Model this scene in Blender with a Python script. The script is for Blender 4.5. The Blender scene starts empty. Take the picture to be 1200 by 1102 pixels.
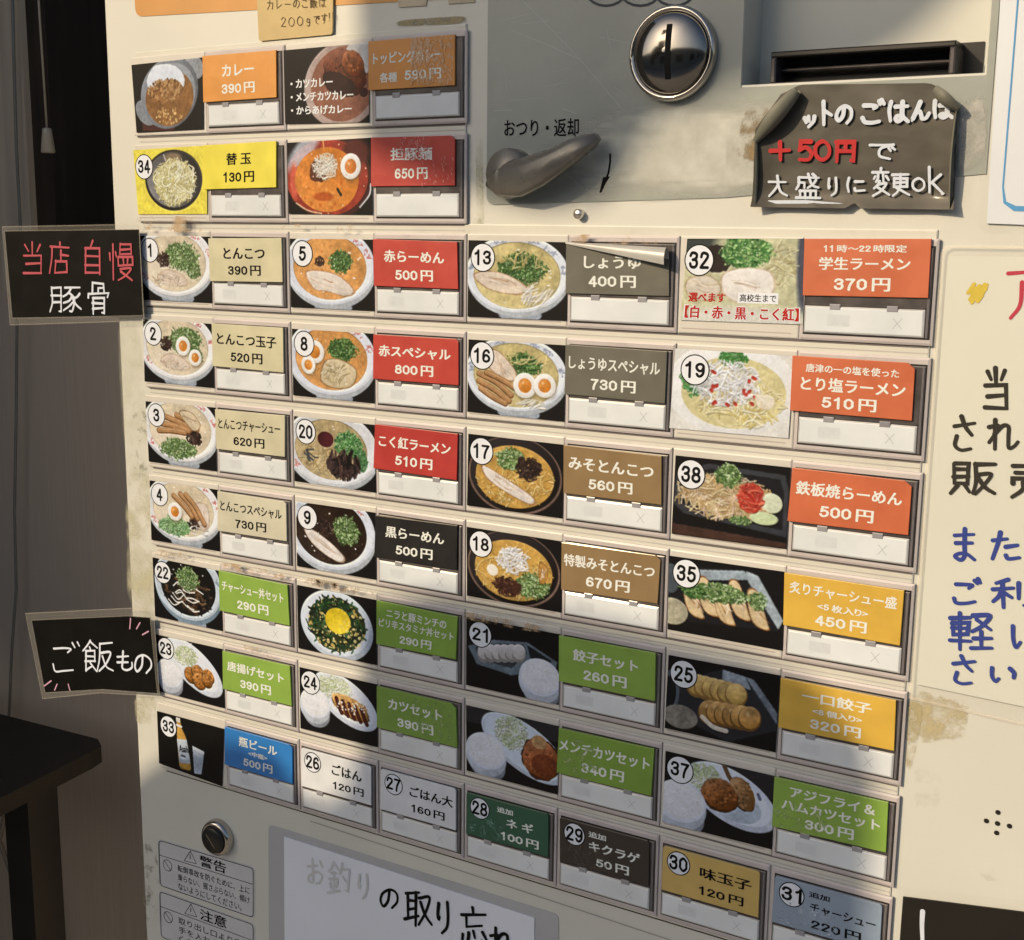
import bpy, bmesh, math, random
import numpy as np
from mathutils import Vector, Matrix

# ------------------------------------------------------------------ camera, sky, sun, exposure
SC = bpy.context.scene
COL = SC.collection
UW, PV, Z0 = 0.125, 0.0531107, 1.5          # menu pair pitch across, row pitch down, height of grid origin
ROT = Vector((0.17572274, 0.52848622, 0.05947142))
RM = Matrix.Rotation(ROT.length, 3, ROT.normalized())     # panel frame (right, down, in) -> camera frame
TV = Vector((-0.23884373, -0.15933648, 0.81351693))
FPX = 1484.5447
CP = -(RM.transposed() @ TV)                                # camera in the panel frame
def p2w(v): return Vector((v[0], v[2], Z0 - v[1]))
camd = bpy.data.cameras.new('camera'); cam = bpy.data.objects.new('camera', camd); COL.objects.link(cam)
rgt, dwn, fwd = (p2w(RM[i]) - p2w((0, 0, 0)) for i in range(3))
cam.matrix_world = Matrix(((rgt.x, -dwn.x, -fwd.x, 0), (rgt.y, -dwn.y, -fwd.y, 0), (rgt.z, -dwn.z, -fwd.z, 0), (0, 0, 0, 1)))
cam.matrix_world.translation = p2w(CP)
camd.sensor_width = 36; camd.sensor_fit = 'HORIZONTAL'; camd.lens = FPX / 1200 * 36
camd.clip_start = 0.02; camd.clip_end = 400
SC.camera = cam

SUN_DIR = Vector((0.55, 1.0, -0.55)).normalized()           # the way the light travels
sun_el = math.asin(-SUN_DIR.z); sun_az = math.atan2(-SUN_DIR.x, -SUN_DIR.y)
world = bpy.data.worlds.new('World'); SC.world = world; world.use_nodes = True
wn = world.node_tree.nodes; wl = world.node_tree.links
for n in list(wn): wn.remove(n)
sky = wn.new('ShaderNodeTexSky'); sky.sky_type = 'NISHITA'; sky.sun_disc = False
sky.sun_elevation = sun_el; sky.sun_rotation = sun_az
sky.air_density = 1.0; sky.dust_density = 3.0; sky.ozone_density = 0.6
bg = wn.new('ShaderNodeBackground'); bg.inputs[1].default_value = 0.108
wo = wn.new('ShaderNodeOutputWorld')
wl.new(sky.outputs[0], bg.inputs[0]); wl.new(bg.outputs[0], wo.inputs[0])
sd = bpy.data.lights.new('sun', 'SUN'); sd.energy = 4.1; sd.angle = math.radians(0.45); sd.color = (1.0, 0.755, 0.475)
sun = bpy.data.objects.new('sun', sd); COL.objects.link(sun)
sun.rotation_euler = SUN_DIR.to_track_quat('-Z', 'Y').to_euler(); sun.location = (-3, -5, 5)
SC.view_settings.view_transform = 'Standard'; SC.view_settings.look = 'None'
SC.view_settings.exposure = 0.0; SC.view_settings.gamma = 1.0; SC.view_settings.use_curve_mapping = False
ILL = (1.53, 1.30, 0.96)                                    # what a white card returns in the sun

# ------------------------------------------------------------------ helpers
random.seed(5)
def lin1(c):
    c /= 255.0
    return c / 12.92 if c <= 0.04045 else ((c + 0.055) / 1.055) ** 2.4
def S(r, g, b): return tuple(min(0.86, lin1(c) / k) for c, k in zip((r, g, b), ILL))
DK = [1.0]                                                  # relief scale: the keys stand only a few millimetres proud
def PT(u, v, d=0.0): return Vector((u * UW, -d * DK[0], Z0 - v * PV))
def at(px, py, Y=0.0):                                      # where the ray through a photo pixel meets the plane y = Y
    dr = RM.transposed() @ Vector(((px - 600) / FPX, (py - 551) / FPX, 1))
    s = (Y - CP.z) / dr.z
    return p2w(CP + dr * s)
def uv(px, py, d=0.0):
    w = at(px, py, -d); return (w.x / UW, (Z0 - w.z) / PV)

_M = {}
def mat(name, col, rough=0.5, var=0.06, scale=30.0, bump=0.0, bscale=400.0, metal=0.0, coat=0.0, stretch=None, spec=0.5, col2=None, dirt=None):
    if name in _M: return _M[name]
    m = bpy.data.materials.new(name); m.use_nodes = True; _M[name] = m
    nt = m.node_tree; b = nt.nodes['Principled BSDF']
    b.inputs['Roughness'].default_value = rough; b.inputs['Metallic'].default_value = metal
    b.inputs['Coat Weight'].default_value = coat; b.inputs['Coat Roughness'].default_value = 0.12
    b.inputs['Specular IOR Level'].default_value = spec
    tc = nt.nodes.new('ShaderNodeTexCoord'); src = tc.outputs['Object']
    if stretch:
        mp = nt.nodes.new('ShaderNodeMapping'); mp.inputs['Scale'].default_value = stretch
        nt.links.new(src, mp.inputs[0]); src = mp.outputs[0]
    nz = nt.nodes.new('ShaderNodeTexNoise'); nz.inputs['Scale'].default_value = scale; nz.inputs['Detail'].default_value = 6
    nt.links.new(src, nz.inputs['Vector'])
    rp = nt.nodes.new('ShaderNodeValToRGB'); rp.color_ramp.elements[0].position = 0.3; rp.color_ramp.elements[1].position = 0.7
    c2 = col2 or tuple(c * (1 - 2 * var) for c in col)
    rp.color_ramp.elements[0].color = (*c2, 1); rp.color_ramp.elements[1].color = (*(min(0.9, c * (1 + (0 if col2 else var))) for c in col), 1)
    nt.links.new(nz.outputs['Fac'], rp.inputs[0]); out = rp.outputs[0]
    if dirt:                                                 # (colour, amount, scale) blotches of grime
        n2 = nt.nodes.new('ShaderNodeTexNoise'); n2.inputs['Scale'].default_value = dirt[2]; n2.inputs['Detail'].default_value = 9; n2.inputs['Roughness'].default_value = 0.7
        nt.links.new(tc.outputs['Object'], n2.inputs['Vector'])
        r2 = nt.nodes.new('ShaderNodeMapRange'); r2.inputs[1].default_value = 0.55; r2.inputs[2].default_value = 0.8; r2.inputs[4].default_value = dirt[1]
        nt.links.new(n2.outputs['Fac'], r2.inputs[0])
        mx = nt.nodes.new('ShaderNodeMixRGB'); mx.inputs[2].default_value = (*dirt[0], 1)
        nt.links.new(r2.outputs[0], mx.inputs[0]); nt.links.new(out, mx.inputs[1]); out = mx.outputs[0]
    nt.links.new(out, b.inputs['Base Color'])
    rr = nt.nodes.new('ShaderNodeMapRange'); rr.inputs[3].default_value = max(0.02, rough - 0.08); rr.inputs[4].default_value = min(1, rough + 0.1)
    nt.links.new(nz.outputs['Fac'], rr.inputs[0]); nt.links.new(rr.outputs[0], b.inputs['Roughness'])
    if bump:
        nb = nt.nodes.new('ShaderNodeTexNoise'); nb.inputs['Scale'].default_value = bscale; nb.inputs['Detail'].default_value = 3
        nt.links.new(src, nb.inputs['Vector'])
        bp = nt.nodes.new('ShaderNodeBump'); bp.inputs['Strength'].default_value = bump; bp.inputs['Distance'].default_value = 0.001
        nt.links.new(nb.outputs['Fac'], bp.inputs['Height']); nt.links.new(bp.outputs[0], b.inputs['Normal'])
    return m
def card_mat(rgb, rough=0.38, tag_=''):
    return mat('card_%02x%02x%02x%s' % (*rgb, tag_), S(*rgb), rough, 0.05, 70, bump=0.22, bscale=110, coat=0.3)
def ink(rgb): return mat('ink_%02x%02x%02x' % rgb, S(*rgb), 0.75, 0.03, 200, spec=0.12)
def film_mat(name, rgb, fac, rough=0.15, bump=0.25):
    if name in _M: return _M[name]
    m = bpy.data.materials.new(name); m.use_nodes = True; _M[name] = m
    nt = m.node_tree; b = nt.nodes['Principled BSDF']; b.inputs['Base Color'].default_value = (*rgb, 1); b.inputs['Roughness'].default_value = rough
    tr = nt.nodes.new('ShaderNodeBsdfTransparent'); mx = nt.nodes.new('ShaderNodeMixShader'); mx.inputs[0].default_value = fac
    nz = nt.nodes.new('ShaderNodeTexNoise'); nz.inputs['Scale'].default_value = 60
    tc = nt.nodes.new('ShaderNodeTexCoord'); nt.links.new(tc.outputs['Object'], nz.inputs['Vector'])
    bp = nt.nodes.new('ShaderNodeBump'); bp.inputs['Strength'].default_value = bump; bp.inputs['Distance'].default_value = 0.003
    nt.links.new(nz.outputs['Fac'], bp.inputs['Height']); nt.links.new(bp.outputs[0], b.inputs['Normal'])
    o = nt.nodes['Material Output']
    nt.links.new(tr.outputs[0], mx.inputs[1]); nt.links.new(b.outputs[0], mx.inputs[2]); nt.links.new(mx.outputs[0], o.inputs[0])
    return m
def print_mat():                                            # photographs printed on laminated card: colour held per vertex
    if 'photo_print' in _M: return _M['photo_print']
    m = bpy.data.materials.new('photo_print'); m.use_nodes = True; _M['photo_print'] = m
    nt = m.node_tree; b = nt.nodes['Principled BSDF']; b.inputs['Roughness'].default_value = 0.42; b.inputs['Coat Weight'].default_value = 0.05; b.inputs['Specular IOR Level'].default_value = 0.2
    b.inputs['Coat Roughness'].default_value = 0.12
    a = nt.nodes.new('ShaderNodeAttribute'); a.attribute_name = 'ink'
    tc = nt.nodes.new('ShaderNodeTexCoord'); nz = nt.nodes.new('ShaderNodeTexNoise'); nz.inputs['Scale'].default_value = 900
    nt.links.new(tc.outputs['Object'], nz.inputs['Vector'])
    mr = nt.nodes.new('ShaderNodeMapRange'); mr.inputs[3].default_value = 0.88; mr.inputs[4].default_value = 1.1
    nt.links.new(nz.outputs['Fac'], mr.inputs[0])
    mx = nt.nodes.new('ShaderNodeMixRGB'); mx.blend_type = 'MULTIPLY'; mx.inputs[0].default_value = 1
    nt.links.new(a.outputs['Color'], mx.inputs[1]); nt.links.new(mr.outputs[0], mx.inputs[2]); nt.links.new(mx.outputs[0], b.inputs['Base Color'])
    return m
def residue_mat(name, rgb, nscale=60, lo=0.42, hi=0.6):      # old glue, grime and painted brightening: patchy, thin, surface showing through
    if name in _M: return _M[name]
    m = bpy.data.materials.new(name); m.use_nodes = True; _M[name] = m
    nt = m.node_tree; b = nt.nodes['Principled BSDF']; b.inputs['Base Color'].default_value = (*rgb, 1); b.inputs['Roughness'].default_value = 0.7
    a = nt.nodes.new('ShaderNodeAttribute'); a.attribute_name = 'ink'
    tc = nt.nodes.new('ShaderNodeTexCoord'); nz = nt.nodes.new('ShaderNodeTexNoise'); nz.inputs['Scale'].default_value = nscale; nz.inputs['Detail'].default_value = 8
    nz.inputs['Roughness'].default_value = 0.65
    nt.links.new(tc.outputs['Object'], nz.inputs['Vector'])
    mr = nt.nodes.new('ShaderNodeMapRange'); mr.inputs[1].default_value = lo; mr.inputs[2].default_value = hi
    nt.links.new(nz.outputs['Fac'], mr.inputs[0])
    mu = nt.nodes.new('ShaderNodeMath'); mu.operation = 'MULTIPLY'
    nt.links.new(a.outputs['Fac'], mu.inputs[0]); nt.links.new(mr.outputs[0], mu.inputs[1])
    tr = nt.nodes.new('ShaderNodeBsdfTransparent'); mx = nt.nodes.new('ShaderNodeMixShader')
    nt.links.new(mu.outputs[0], mx.inputs[0]); nt.links.new(tr.outputs[0], mx.inputs[1]); nt.links.new(b.outputs[0], mx.inputs[2])
    nt.links.new(mx.outputs[0], nt.nodes['Material Output'].inputs[0])
    return m

class MB:
    def __init__(s): s.v = []; s.f = []; s.m = []; s.mats = []; s.sm = []
    def mi(s, m):
        if m not in s.mats: s.mats.append(m)
        return s.mats.index(m)
    def add(s, vs, fs, m, smooth=False):
        o = len(s.v); k = s.mi(m)
        s.v.extend(vs)
        for f in fs: s.f.append(tuple(i + o for i in f)); s.m.append(k); s.sm.append(smooth)
    def build(s, name, parent=None, label=None):
        me = bpy.data.meshes.new(name); me.from_pydata([tuple(v) for v in s.v], [], s.f)
        for m in s.mats: me.materials.append(m)
        me.polygons.foreach_set('material_index', s.m); me.polygons.foreach_set('use_smooth', s.sm); me.update()
        o = bpy.data.objects.new(name, me); COL.objects.link(o)
        if parent is not None:
            o.parent = parent; o.matrix_parent_inverse = root_inv(parent)
        if label: o['label'] = label
        return o
    # prism with a chamfered front edge; outline = list of (u,v) clockwise on the panel, from depth d0 out to d1
    def prism(s, out, d0, d1, m, ch=0.0, back=False):
        n = len(out); P = [PT(u, v) for u, v in out]
        if ch > 0:
            c = sum(P, Vector()) / n; inn = []
            for i in range(n):
                a, b, e = P[i - 1], P[i], P[(i + 1) % n]
                e1 = (b - a).normalized(); e2 = (e - b).normalized()
                n1 = Vector((e1.z, 0, -e1.x)); n2 = Vector((e2.z, 0, -e2.x))
                if n1.dot(c - b) < 0 and n2.dot(c - b) < 0: n1, n2 = -n1, -n2
                k = n1 + n2
                k = k / max(0.3, k.dot(k) / 2)
                inn.append(b + k * ch)
        else: inn = P
        ks = DK[0]; D = lambda p, d: Vector((p.x, -d * ks, p.z))
        vs = [D(p, d0) for p in P] + ([D(p, d1 - ch) for p in P] if ch > 0 else []) + [D(p, d1) for p in inn]
        r = len(vs) // n; fs = []
        for k in range(r - 1):
            for i in range(n): fs.append((k * n + i, k * n + (i + 1) % n, (k + 1) * n + (i + 1) % n, (k + 1) * n + i))
        fs.append(tuple(range((r - 1) * n, r * n)))
        if back: fs.append(tuple(range(n - 1, -1, -1)))
        s.add(vs, fs, m)
    def rect(s, u0, v0, u1, v1, d0, d1, m, ch=0.0): s.prism([(u0, v0), (u1, v0), (u1, v1), (u0, v1)], d0, d1, m, ch)
    def box(s, a, b, m):                                     # world axis-aligned
        x0, y0, z0 = a; x1, y1, z1 = b
        vs = [(x, y, z) for x in (x0, x1) for y in (y0, y1) for z in (z0, z1)]
        s.add([Vector(v) for v in vs], [(0, 1, 3, 2), (4, 6, 7, 5), (0, 4, 5, 1), (2, 3, 7, 6), (0, 2, 6, 4), (1, 5, 7, 3)], m)
    def tube(s, pts, r, m, n=8, cap=True):
        pts = [Vector(p) for p in pts]; rs = r if isinstance(r, (list, tuple)) else [r] * len(pts); vs = []; fs = []
        for i, p in enumerate(pts):
            t = (pts[min(i + 1, len(pts) - 1)] - pts[max(i - 1, 0)]).normalized()
            a = t.orthogonal().normalized() if i == 0 else (a - t * a.dot(t)).normalized(); b = t.cross(a)
            for k in range(n):
                q = 2 * math.pi * k / n; vs.append(p + (a * math.cos(q) + b * math.sin(q)) * rs[i])
        for i in range(len(pts) - 1):
            for k in range(n): fs.append((i * n + k, i * n + (k + 1) % n, (i + 1) * n + (k + 1) % n, (i + 1) * n + k))
        if cap: fs += [tuple(range(n - 1, -1, -1)), tuple(range((len(pts) - 1) * n, len(pts) * n))]
        s.add(vs, fs, m, True)
    def lathe(s, c, prof, m, n=48, smooth=True):             # axis = out of the panel; prof = [(radius, depth)]
        vs = []; fs = []
        for r, d in prof:
            for k in range(n):
                q = 2 * math.pi * k / n; vs.append(Vector((c.x + r * math.cos(q), c.y - d, c.z + r * math.sin(q))))
        for i in range(len(prof) - 1):
            for k in range(n): fs.append((i * n + k, (i + 1) * n + k, (i + 1) * n + (k + 1) % n, i * n + (k + 1) % n))
        if prof[-1][0] > 1e-6: fs.append(tuple((len(prof) - 1) * n + k for k in range(n)))
        s.add(vs, fs, m, smooth)
    def disc(s, c, r, d, m, n=28, rz=None):
        rz = rz or r
        s.add([Vector((c.x + r * math.cos(2 * math.pi * k / n), -d * DK[0], c.z + rz * math.sin(2 * math.pi * k / n))) for k in range(n)], [tuple(range(n))], m)
    def ribbon(s, P, w, m, caps=6):                          # marker or pen stroke with round ends lying in the panel plane
        P = [p for i, p in enumerate(P) if i == 0 or (p - P[i - 1]).length > 1e-6]
        if len(P) < 2: return
        P = [p + Vector((0, -.00001 * i / len(P), 0)) for i, p in enumerate(P)]      # climbs a hair so that crossings never coincide
        L = []; R = []
        for i, p in enumerate(P):
            t1 = (P[i] - P[i - 1]).normalized() if i else None; t2 = (P[i + 1] - P[i]).normalized() if i < len(P) - 1 else None
            t = ((t1 or t2) + (t2 or t1)); t = t.normalized() if t.length > 1e-4 else (t1 or t2)
            nrm = Vector((-t.z, 0, t.x)); ww = w[i] if isinstance(w, list) else w
            k = 1.0
            if t1 and t2: k = min(1.4, 1 / max(0.5, t.dot(t1)))
            L.append(p + nrm * ww * .5 * k); R.append(p - nrm * ww * .5 * k)
        n = len(P); vs = L + R; fs = [(i, i + 1, n + i + 1, n + i) for i in range(n - 1)]
        for e, sg in ((0, -1), (n - 1, 1)):
            t = (P[1] - P[0]).normalized() if e == 0 else (P[-1] - P[-2]).normalized()
            nrm = Vector((-t.z, 0, t.x)); ww = (w[e] if isinstance(w, list) else w) * .5; ring = []
            for k in range(1, caps):
                q = math.pi * k / caps; vs.append(P[e] + nrm * ww * math.cos(q) + t * sg * ww * math.sin(q)); ring.append(len(vs) - 1)
            fs.append(tuple([e] + ring + [n + e]))
        s.add(vs, fs, m)

def root_inv(p):
    return Matrix.Translation(-p.location)                 # parts are modelled in world coordinates
def thing(name, label, cat, loc=(0, 0, 0), group=None):
    o = bpy.data.objects.new(name, None); COL.objects.link(o); o.location = loc; o.empty_display_size = 0.02
    o['label'] = label; o['category'] = cat
    if group: o['group'] = group
    return o
def tag(o, label, cat, group=None):
    o['label'] = label; o['category'] = cat
    if group: o['group'] = group
    return o
def kind(o, k): o['kind'] = k; return o

# ---- printed lettering from the built-in font, fitted to a box on a quad
_T = {}
def glyphs(txt, bold):
    key = (txt, bold)
    if key in _T: return _T[key]
    if any(c.isdigit() for c in txt): _T[key] = composed(txt, bold); return _T[key]
    cu = bpy.data.curves.new('t', 'FONT'); cu.body = txt; cu.offset = 0.003 if bold > .008 else 0.0; cu.resolution_u = 3
    o = bpy.data.objects.new('t', cu); COL.objects.link(o); bpy.context.view_layer.update()
    me = bpy.data.meshes.new_from_object(o.evaluated_get(bpy.context.evaluated_depsgraph_get()))
    V = np.array([v.co[:2] for v in me.vertices]); F = [tuple(p.vertices) for p in me.polygons]
    bpy.data.objects.remove(o); bpy.data.curves.remove(cu); bpy.data.meshes.remove(me)
    lo = V.min(0); hi = V.max(0); V = (V - lo) / np.maximum(hi - lo, 1e-6); V = np.c_[V, np.zeros(len(V))]
    _T[key] = (V, F, hi - lo); return _T[key]
def bil(q, s, t):
    return tuple((q[0][k] * (1 - s) + q[1][k] * s) * (1 - t) + (q[3][k] * (1 - s) + q[2][k] * s) * t for k in (0, 1))
DIG = {'0': 'C3.2,.95 1.0,2.8 .95,5 1.0,7.2 3.2,9.05 5.4,7.2 5.45,5 5.4,2.8 3.2,.95', '1': '3.7,0.2 3.7,9.8;1.5,2.5 3.3,1.3', '2': 'C1.05,3.2 1.6,1.4 3.2,.95 5.1,1.8 5.2,3.4 3.6,5.6 1.6,8.0 1.1,9.0;.9,9.05 5.6,9.05',
 '3': 'C1.0,2.6 1.8,1.2 3.2,.95 5.0,1.7 5.0,3.6 3.4,4.7 2.6,4.8;C2.6,4.8 4.6,5.0 5.4,6.8 4.6,8.6 3.0,9.05 1.4,8.4 .9,7.0', '4': '4.4,9.8 4.4,.8;4.1,1.0 1.1,6.6;.9,7.1 6.0,7.1', '5': '5.3,.95 1.9,.95 1.4,4.8;C1.4,4.8 3.2,3.9 5.2,5.0 5.3,7.4 3.6,9.0 1.8,8.8 .9,7.4',
 '6': 'C5.2,2.4 4.2,1.1 2.6,1.2 1.2,3.0 .95,6.0 1.3,8.2 3.2,9.05 5.2,8.0 5.3,6.0 3.6,4.5 1.8,5.0 1.2,6.4', '7': '.8,.95 5.5,.95;C5.4,1.0 3.6,4.2 2.6,7.4 2.4,9.8', '8': 'C3.2,.95 1.4,2.0 1.6,3.9 3.2,4.7 4.8,3.9 5.0,2.0 3.2,.95;C3.2,4.7 1.1,5.9 1.1,8.0 3.2,9.05 5.3,8.0 5.3,5.9 3.2,4.7',
 '9': 'C1.2,7.6 2.2,8.9 3.8,8.8 5.2,7.0 5.45,4.0 5.1,1.8 3.2,.95 1.2,2.0 1.1,4.0 2.8,5.5 4.6,5.0 5.2,3.6'}
def composed(txt, bold):
    """numerals drawn as heavy even strokes, other characters from the font, set on one line"""
    VV = []; FF = []; x = 0.0; lay = 0; off = 0
    for ch in txt:
        if ch == ' ': x += .16; continue
        if ch in DIG:
            for part in DIG[ch].split(';'):
                cv = part[0] == 'C'; P = [tuple(float(a) for a in p.split(',')) for p in part.lstrip('C').split()]
                if cv: P = smooth_pts(P, 5)
                t = MB(); t.ribbon([Vector((a, 0, -b)) for a, b in P], 1.75 if bold > .015 else 1.2, None, 5)
                VV.append(np.array([(x + v.x * .078, .39 + v.z * .078, lay * .000012 - v.y) for v in t.v])); FF += [tuple(i + off for i in f) for f in t.f]; off += len(t.v); lay += 1
            x += .56
        else:
            V, F, ex = glyphs(ch, bold); w, h = ex
            b = bold * .95 if bold > .008 else 0
            for k, (sx, sy) in enumerate([(0, 0)] if not b else [(-b, -b * .5), (b, b * .5), (-b, b * .5), (b, -b * .5)]):
                VV.append(np.c_[x + .04 + V[:, 0] * w + sx, (V[:, 1] - .5) * h + sy, V[:, 2] + k * .000012]); FF += [tuple(i + off for i in f) for f in F]; off += len(V)
            x += w + .1
    V = np.concatenate(VV); lo = V.min(0); hi = V.max(0); V[:, :2] = (V[:, :2] - lo[:2]) / (hi - lo)[:2]
    return V, FF, (hi - lo)[:2]
def text(mb, q, d, txt, cx, cy, w, h, m, bold=0.022):
    V, F, ex = glyphs(txt, bold)
    b = bold * .95 if bold > .008 and not any(c.isdigit() for c in txt) else 0   # heavy type: the outline struck a few times, each a hair above the last
    for k, (sx, sy) in enumerate([(0, 0)] if not b else [(-b, -b * .5), (b, b * .5), (-b, b * .5), (b, -b * .5)]):
        mb.add([PT(*bil(q, cx + (x - .5 + sx / ex[0]) * w, cy - (y - .5 + sy / ex[1]) * h), d + k * .000012 + z) for x, y, z in V], F, m)
def pxq(*pts, d=0.0): return [uv(*p, d) for p in pts]

# ---- handwriting: strokes per character on a 10 x 10 square ('L' straight, 'C' curved)
HW = {}
def H(ch, txt):
    out = []
    for part in txt.split(';'):
        part = part.strip(); k = 'C' if part[0] == 'C' else 'L'
        if part[0] in 'CL': part = part[1:]
        out.append((k, [tuple(float(a) for a in p.split(',')) for p in part.split()]))
    HW[ch] = out
H('当', '5,0 5,3.5;2,1 3.2,2.8;8,.8 6.8,2.8;1.5,4 8.5,4 8.5,9.2;2.2,6.5 8.4,6.5;1.3,9.2 8.6,9.2')
H('店', '5,0 5,1.3;1,1.5 9,1.5;C1.5,1.5 1.4,5 .5,9.5;5.2,2.5 5.2,5.8;5.2,4 8.5,4;3,5.8 8,5.8 8,9.3 3,9.3 3,5.8')
H('自', '5,0 4,1.8;2,2 8,2 8,9.8;2,2 2,9.8;2,4.5 8,4.5;2,7 8,7;2,9.4 8,9.4')
H('慢', '1.8,.5 1.8,9.8;.5,3 .9,4.5;2.8,2.8 3.2,3.8;4.5,.5 8.8,.5 8.8,3 4.5,3 4.5,.5;4.5,1.8 8.8,1.8;4,3.9 9.3,3.9 9.3,6 4,6 4,3.9;5.8,3.9 5.8,6;7.5,3.9 7.5,6;C4.5,7 8.5,7 6.8,8.6 3.8,9.9;5,7.6 9.3,9.8')
H('豚', 'C1,1 1,6 .3,9.6;1,1 3.8,1 3.8,9.5 3.2,9.2;1,3.6 3.8,3.6;1,6 3.8,6;4.8,1 9.5,1;C7,1 6,2.8 4.6,4;C6,2.6 7.6,5 7.4,9 6.5,9.4;C7,4.2 6,5.6 4.6,6.5;C7.4,6 6.2,7.8 4.5,8.9;C9.2,3 8.4,4.2 7.4,4.8;C7.4,4.8 8.4,7 9.8,8.6')
H('骨', '2.8,3.5 2.8,.3 7.2,.3 7.2,3.5;5,3.5 5,1.8 7.2,1.8;1,5 1,3.6 9.2,3.6 8.8,4.8;2.8,5 2.8,10;2.8,5 7.3,5 7.3,9.8 6.6,9.6;2.8,6.6 7.3,6.6;2.8,8.2 7.3,8.2')
H('ご', 'C2,2 5,1.8 7,2.2 6,3.3;C1.6,7 2.5,8.8 5,9 8,8.4;7.8,.3 8.5,1.6;9,0 9.7,1.2')
H('飯', 'C2.5,.2 1.5,2 .2,3.2;2.5,.4 4.6,2.6;2.5,2.2 2.6,3.2;1.2,3.5 4,3.5 4,6.5;1.2,3.5 1.2,9.5;1.2,5 4,5;1.2,6.5 4,6.5;C1.2,9.5 2.4,8.8 3.2,8.2;2.6,7 4.6,9.5;5.4,1.2 9.5,1;C5.6,1.2 5.6,6 4.8,9.6;C5.7,4 8.8,3.9 7.5,7 5.4,9.6;C6.2,5 7.5,8 9.7,9.6')
H('も', 'C4.5,.5 4.2,5 4.4,8.5 6.5,9.5 8.6,8 8.6,6;2,3.2 7,3;1.8,5.8 7,5.6')
H('の', 'C5.2,2 4.6,6 2.6,8.2 1.2,6.2 2.4,3 5.5,1.6 8.6,3.2 8.8,6.5 6.5,9')
H('取', '.6,.8 5.2,.8;1.5,.8 1.5,7.8;4.2,.8 4.2,9.8;1.5,3 4.2,3;1.5,5.2 4.2,5.2;.3,8 5.2,7;C5.4,2.2 9,2 7.8,6 5.2,9.5;C5.8,3.5 7.3,7 9.8,9.6')
H('り', 'C3,1 2.6,4 2.8,5.8 3.4,5;C7,.5 7.4,5 6.6,8 4.6,9.8')
H('忘', '5,0 5,1.4;1,1.8 9,1.8;2.8,1.8 2.8,4.6 8,4.6;1.6,6.5 1,8.8;C3.4,6 3.6,9 6,9.6 8,9 8,7.8;5,5.8 5.6,7.2;8,5.8 9.3,7.6')
H('れ', '2.6,.8 2.6,9.8;C.8,3 3.6,2.8 2.4,5 .5,7.6;C2.5,5.2 5,2.4 6.8,2.8 6.6,6 6.8,9 8.4,8.8 9.5,7.6')
H('ッ', '1.5,3.5 2.6,6.5;4.2,2.5 5,5.8;C9,2.5 8.2,6 4.6,9.6')
H('ト', '3.5,.5 3.5,9.8;3.5,4 8,5.8')
H('は', 'C1.8,1 1.3,5 1.8,9.2;4,3.2 9.3,3;C7,1 7,6 7,8 5.4,9.3 4,8.4 5.2,7.2 7.4,7.8 9.4,9.3')
H('ん', 'C5.2,.5 3.4,5 1.4,9.5 3,6.2 4.8,5.4 5.4,7.6 6,9.2 7.8,8.6 9.2,6')
H('+', '1,5 9,5;5,1.2 5,9')
H('5', '8,1 3,1 2.6,4.6;C2.6,4.6 5.5,3.6 8,6 6.5,9 2.2,9')
H('0', 'C5,.8 1.8,3 1.8,7 5,9.2 8.2,7 8.2,3 5,.8')
H('2', 'C2,2.6 4.5,.6 7.8,2.2 6.5,5 2,9.2;2,9.2 8.5,9.2')
H('円', '1.5,1.2 1.5,9.8;1.5,1.2 8.5,1.2 8.5,9.5 7.6,9.2;5,1.2 5,5.2;1.5,5.2 8.5,5.2')
H('で', 'C1,2.4 5,2 9,1.8;C8.4,2 4.6,4 4.4,7.6 7.6,9.4;7,4 7.6,5.2;8.4,3.5 9,4.7')
H('大', '1,3.4 9,3.2;C5,.4 5,4 3.6,7 .8,9.6;C5.1,4 6.6,7.5 9.4,9.4')
H('盛', 'C1.6,1.6 1.6,4 .8,6;1.6,1.6 9,1.5;1.6,3.4 4,3.4 3.8,5.4;C5.4,0 6,3 7.2,4.8 9,5.6;C8.2,2.6 7,4.2 5,5.6;7,.2 8,1;2,6.6 2,9.4;2,6.6 8.2,6.6 8.2,9.4;4,6.6 4,9.4;6.2,6.6 6.2,9.4;.6,9.5 9.6,9.5')
H('に', 'C1.8,1 1.3,5 1.8,9.2;4.6,3 8.6,2.8;C4.4,7 5,8.6 9.2,8.2')
H('変', '5,0 5,1.4;1,1.6 9,1.6;C3.8,1.6 3.6,3.6 2.6,4.8;6.2,1.6 6.2,4.6;2.2,2.8 1.2,4;7.8,2.8 9,4;C4.4,4.6 3.4,6 1.6,7.4;C4,5.6 7.8,5.4 5.4,8.2 1,9.8;3,6.4 9.4,9.6')
H('更', '1,1 9,1;2,2.6 8,2.6 8,6.2 2,6.2 2,2.6;2,4.4 8,4.4;C5,1 5,6 3.4,8.4 1,9.8;3,6.6 9.4,9.7')
H('O', 'C5,1.5 2,3.5 2,7 5,9 8,7 8,3.5 5,1.5')
H('K', '2,.4 2,9.4;8,3 2.2,6.4;3.4,5.8 8.8,9.4')
H('.', '4.6,9 5.4,9.2')
H('カ', '1.2,3 8.2,3 7.8,9 6.8,8.4;C4.4,.6 4.2,5 1.4,9.4')
H('レ', '2.5,.8 2.5,9 8.5,5'); H('ー', '1.5,5.2 8.8,5'); H('し', 'C4.6,0 4.2,4 4.4,9')
H('g', 'C7,3.5 4,2.6 3,5 5,6.5 7,5.4;C7.2,3 7.2,8 5.6,9.8 3,9')
H('す', '1,2.2 9,2;C5.6,.4 5.6,5 5.4,6.6 3.8,6.4 3.8,4.6 5.4,4.4 5.8,6.8 4,9.8')
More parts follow.
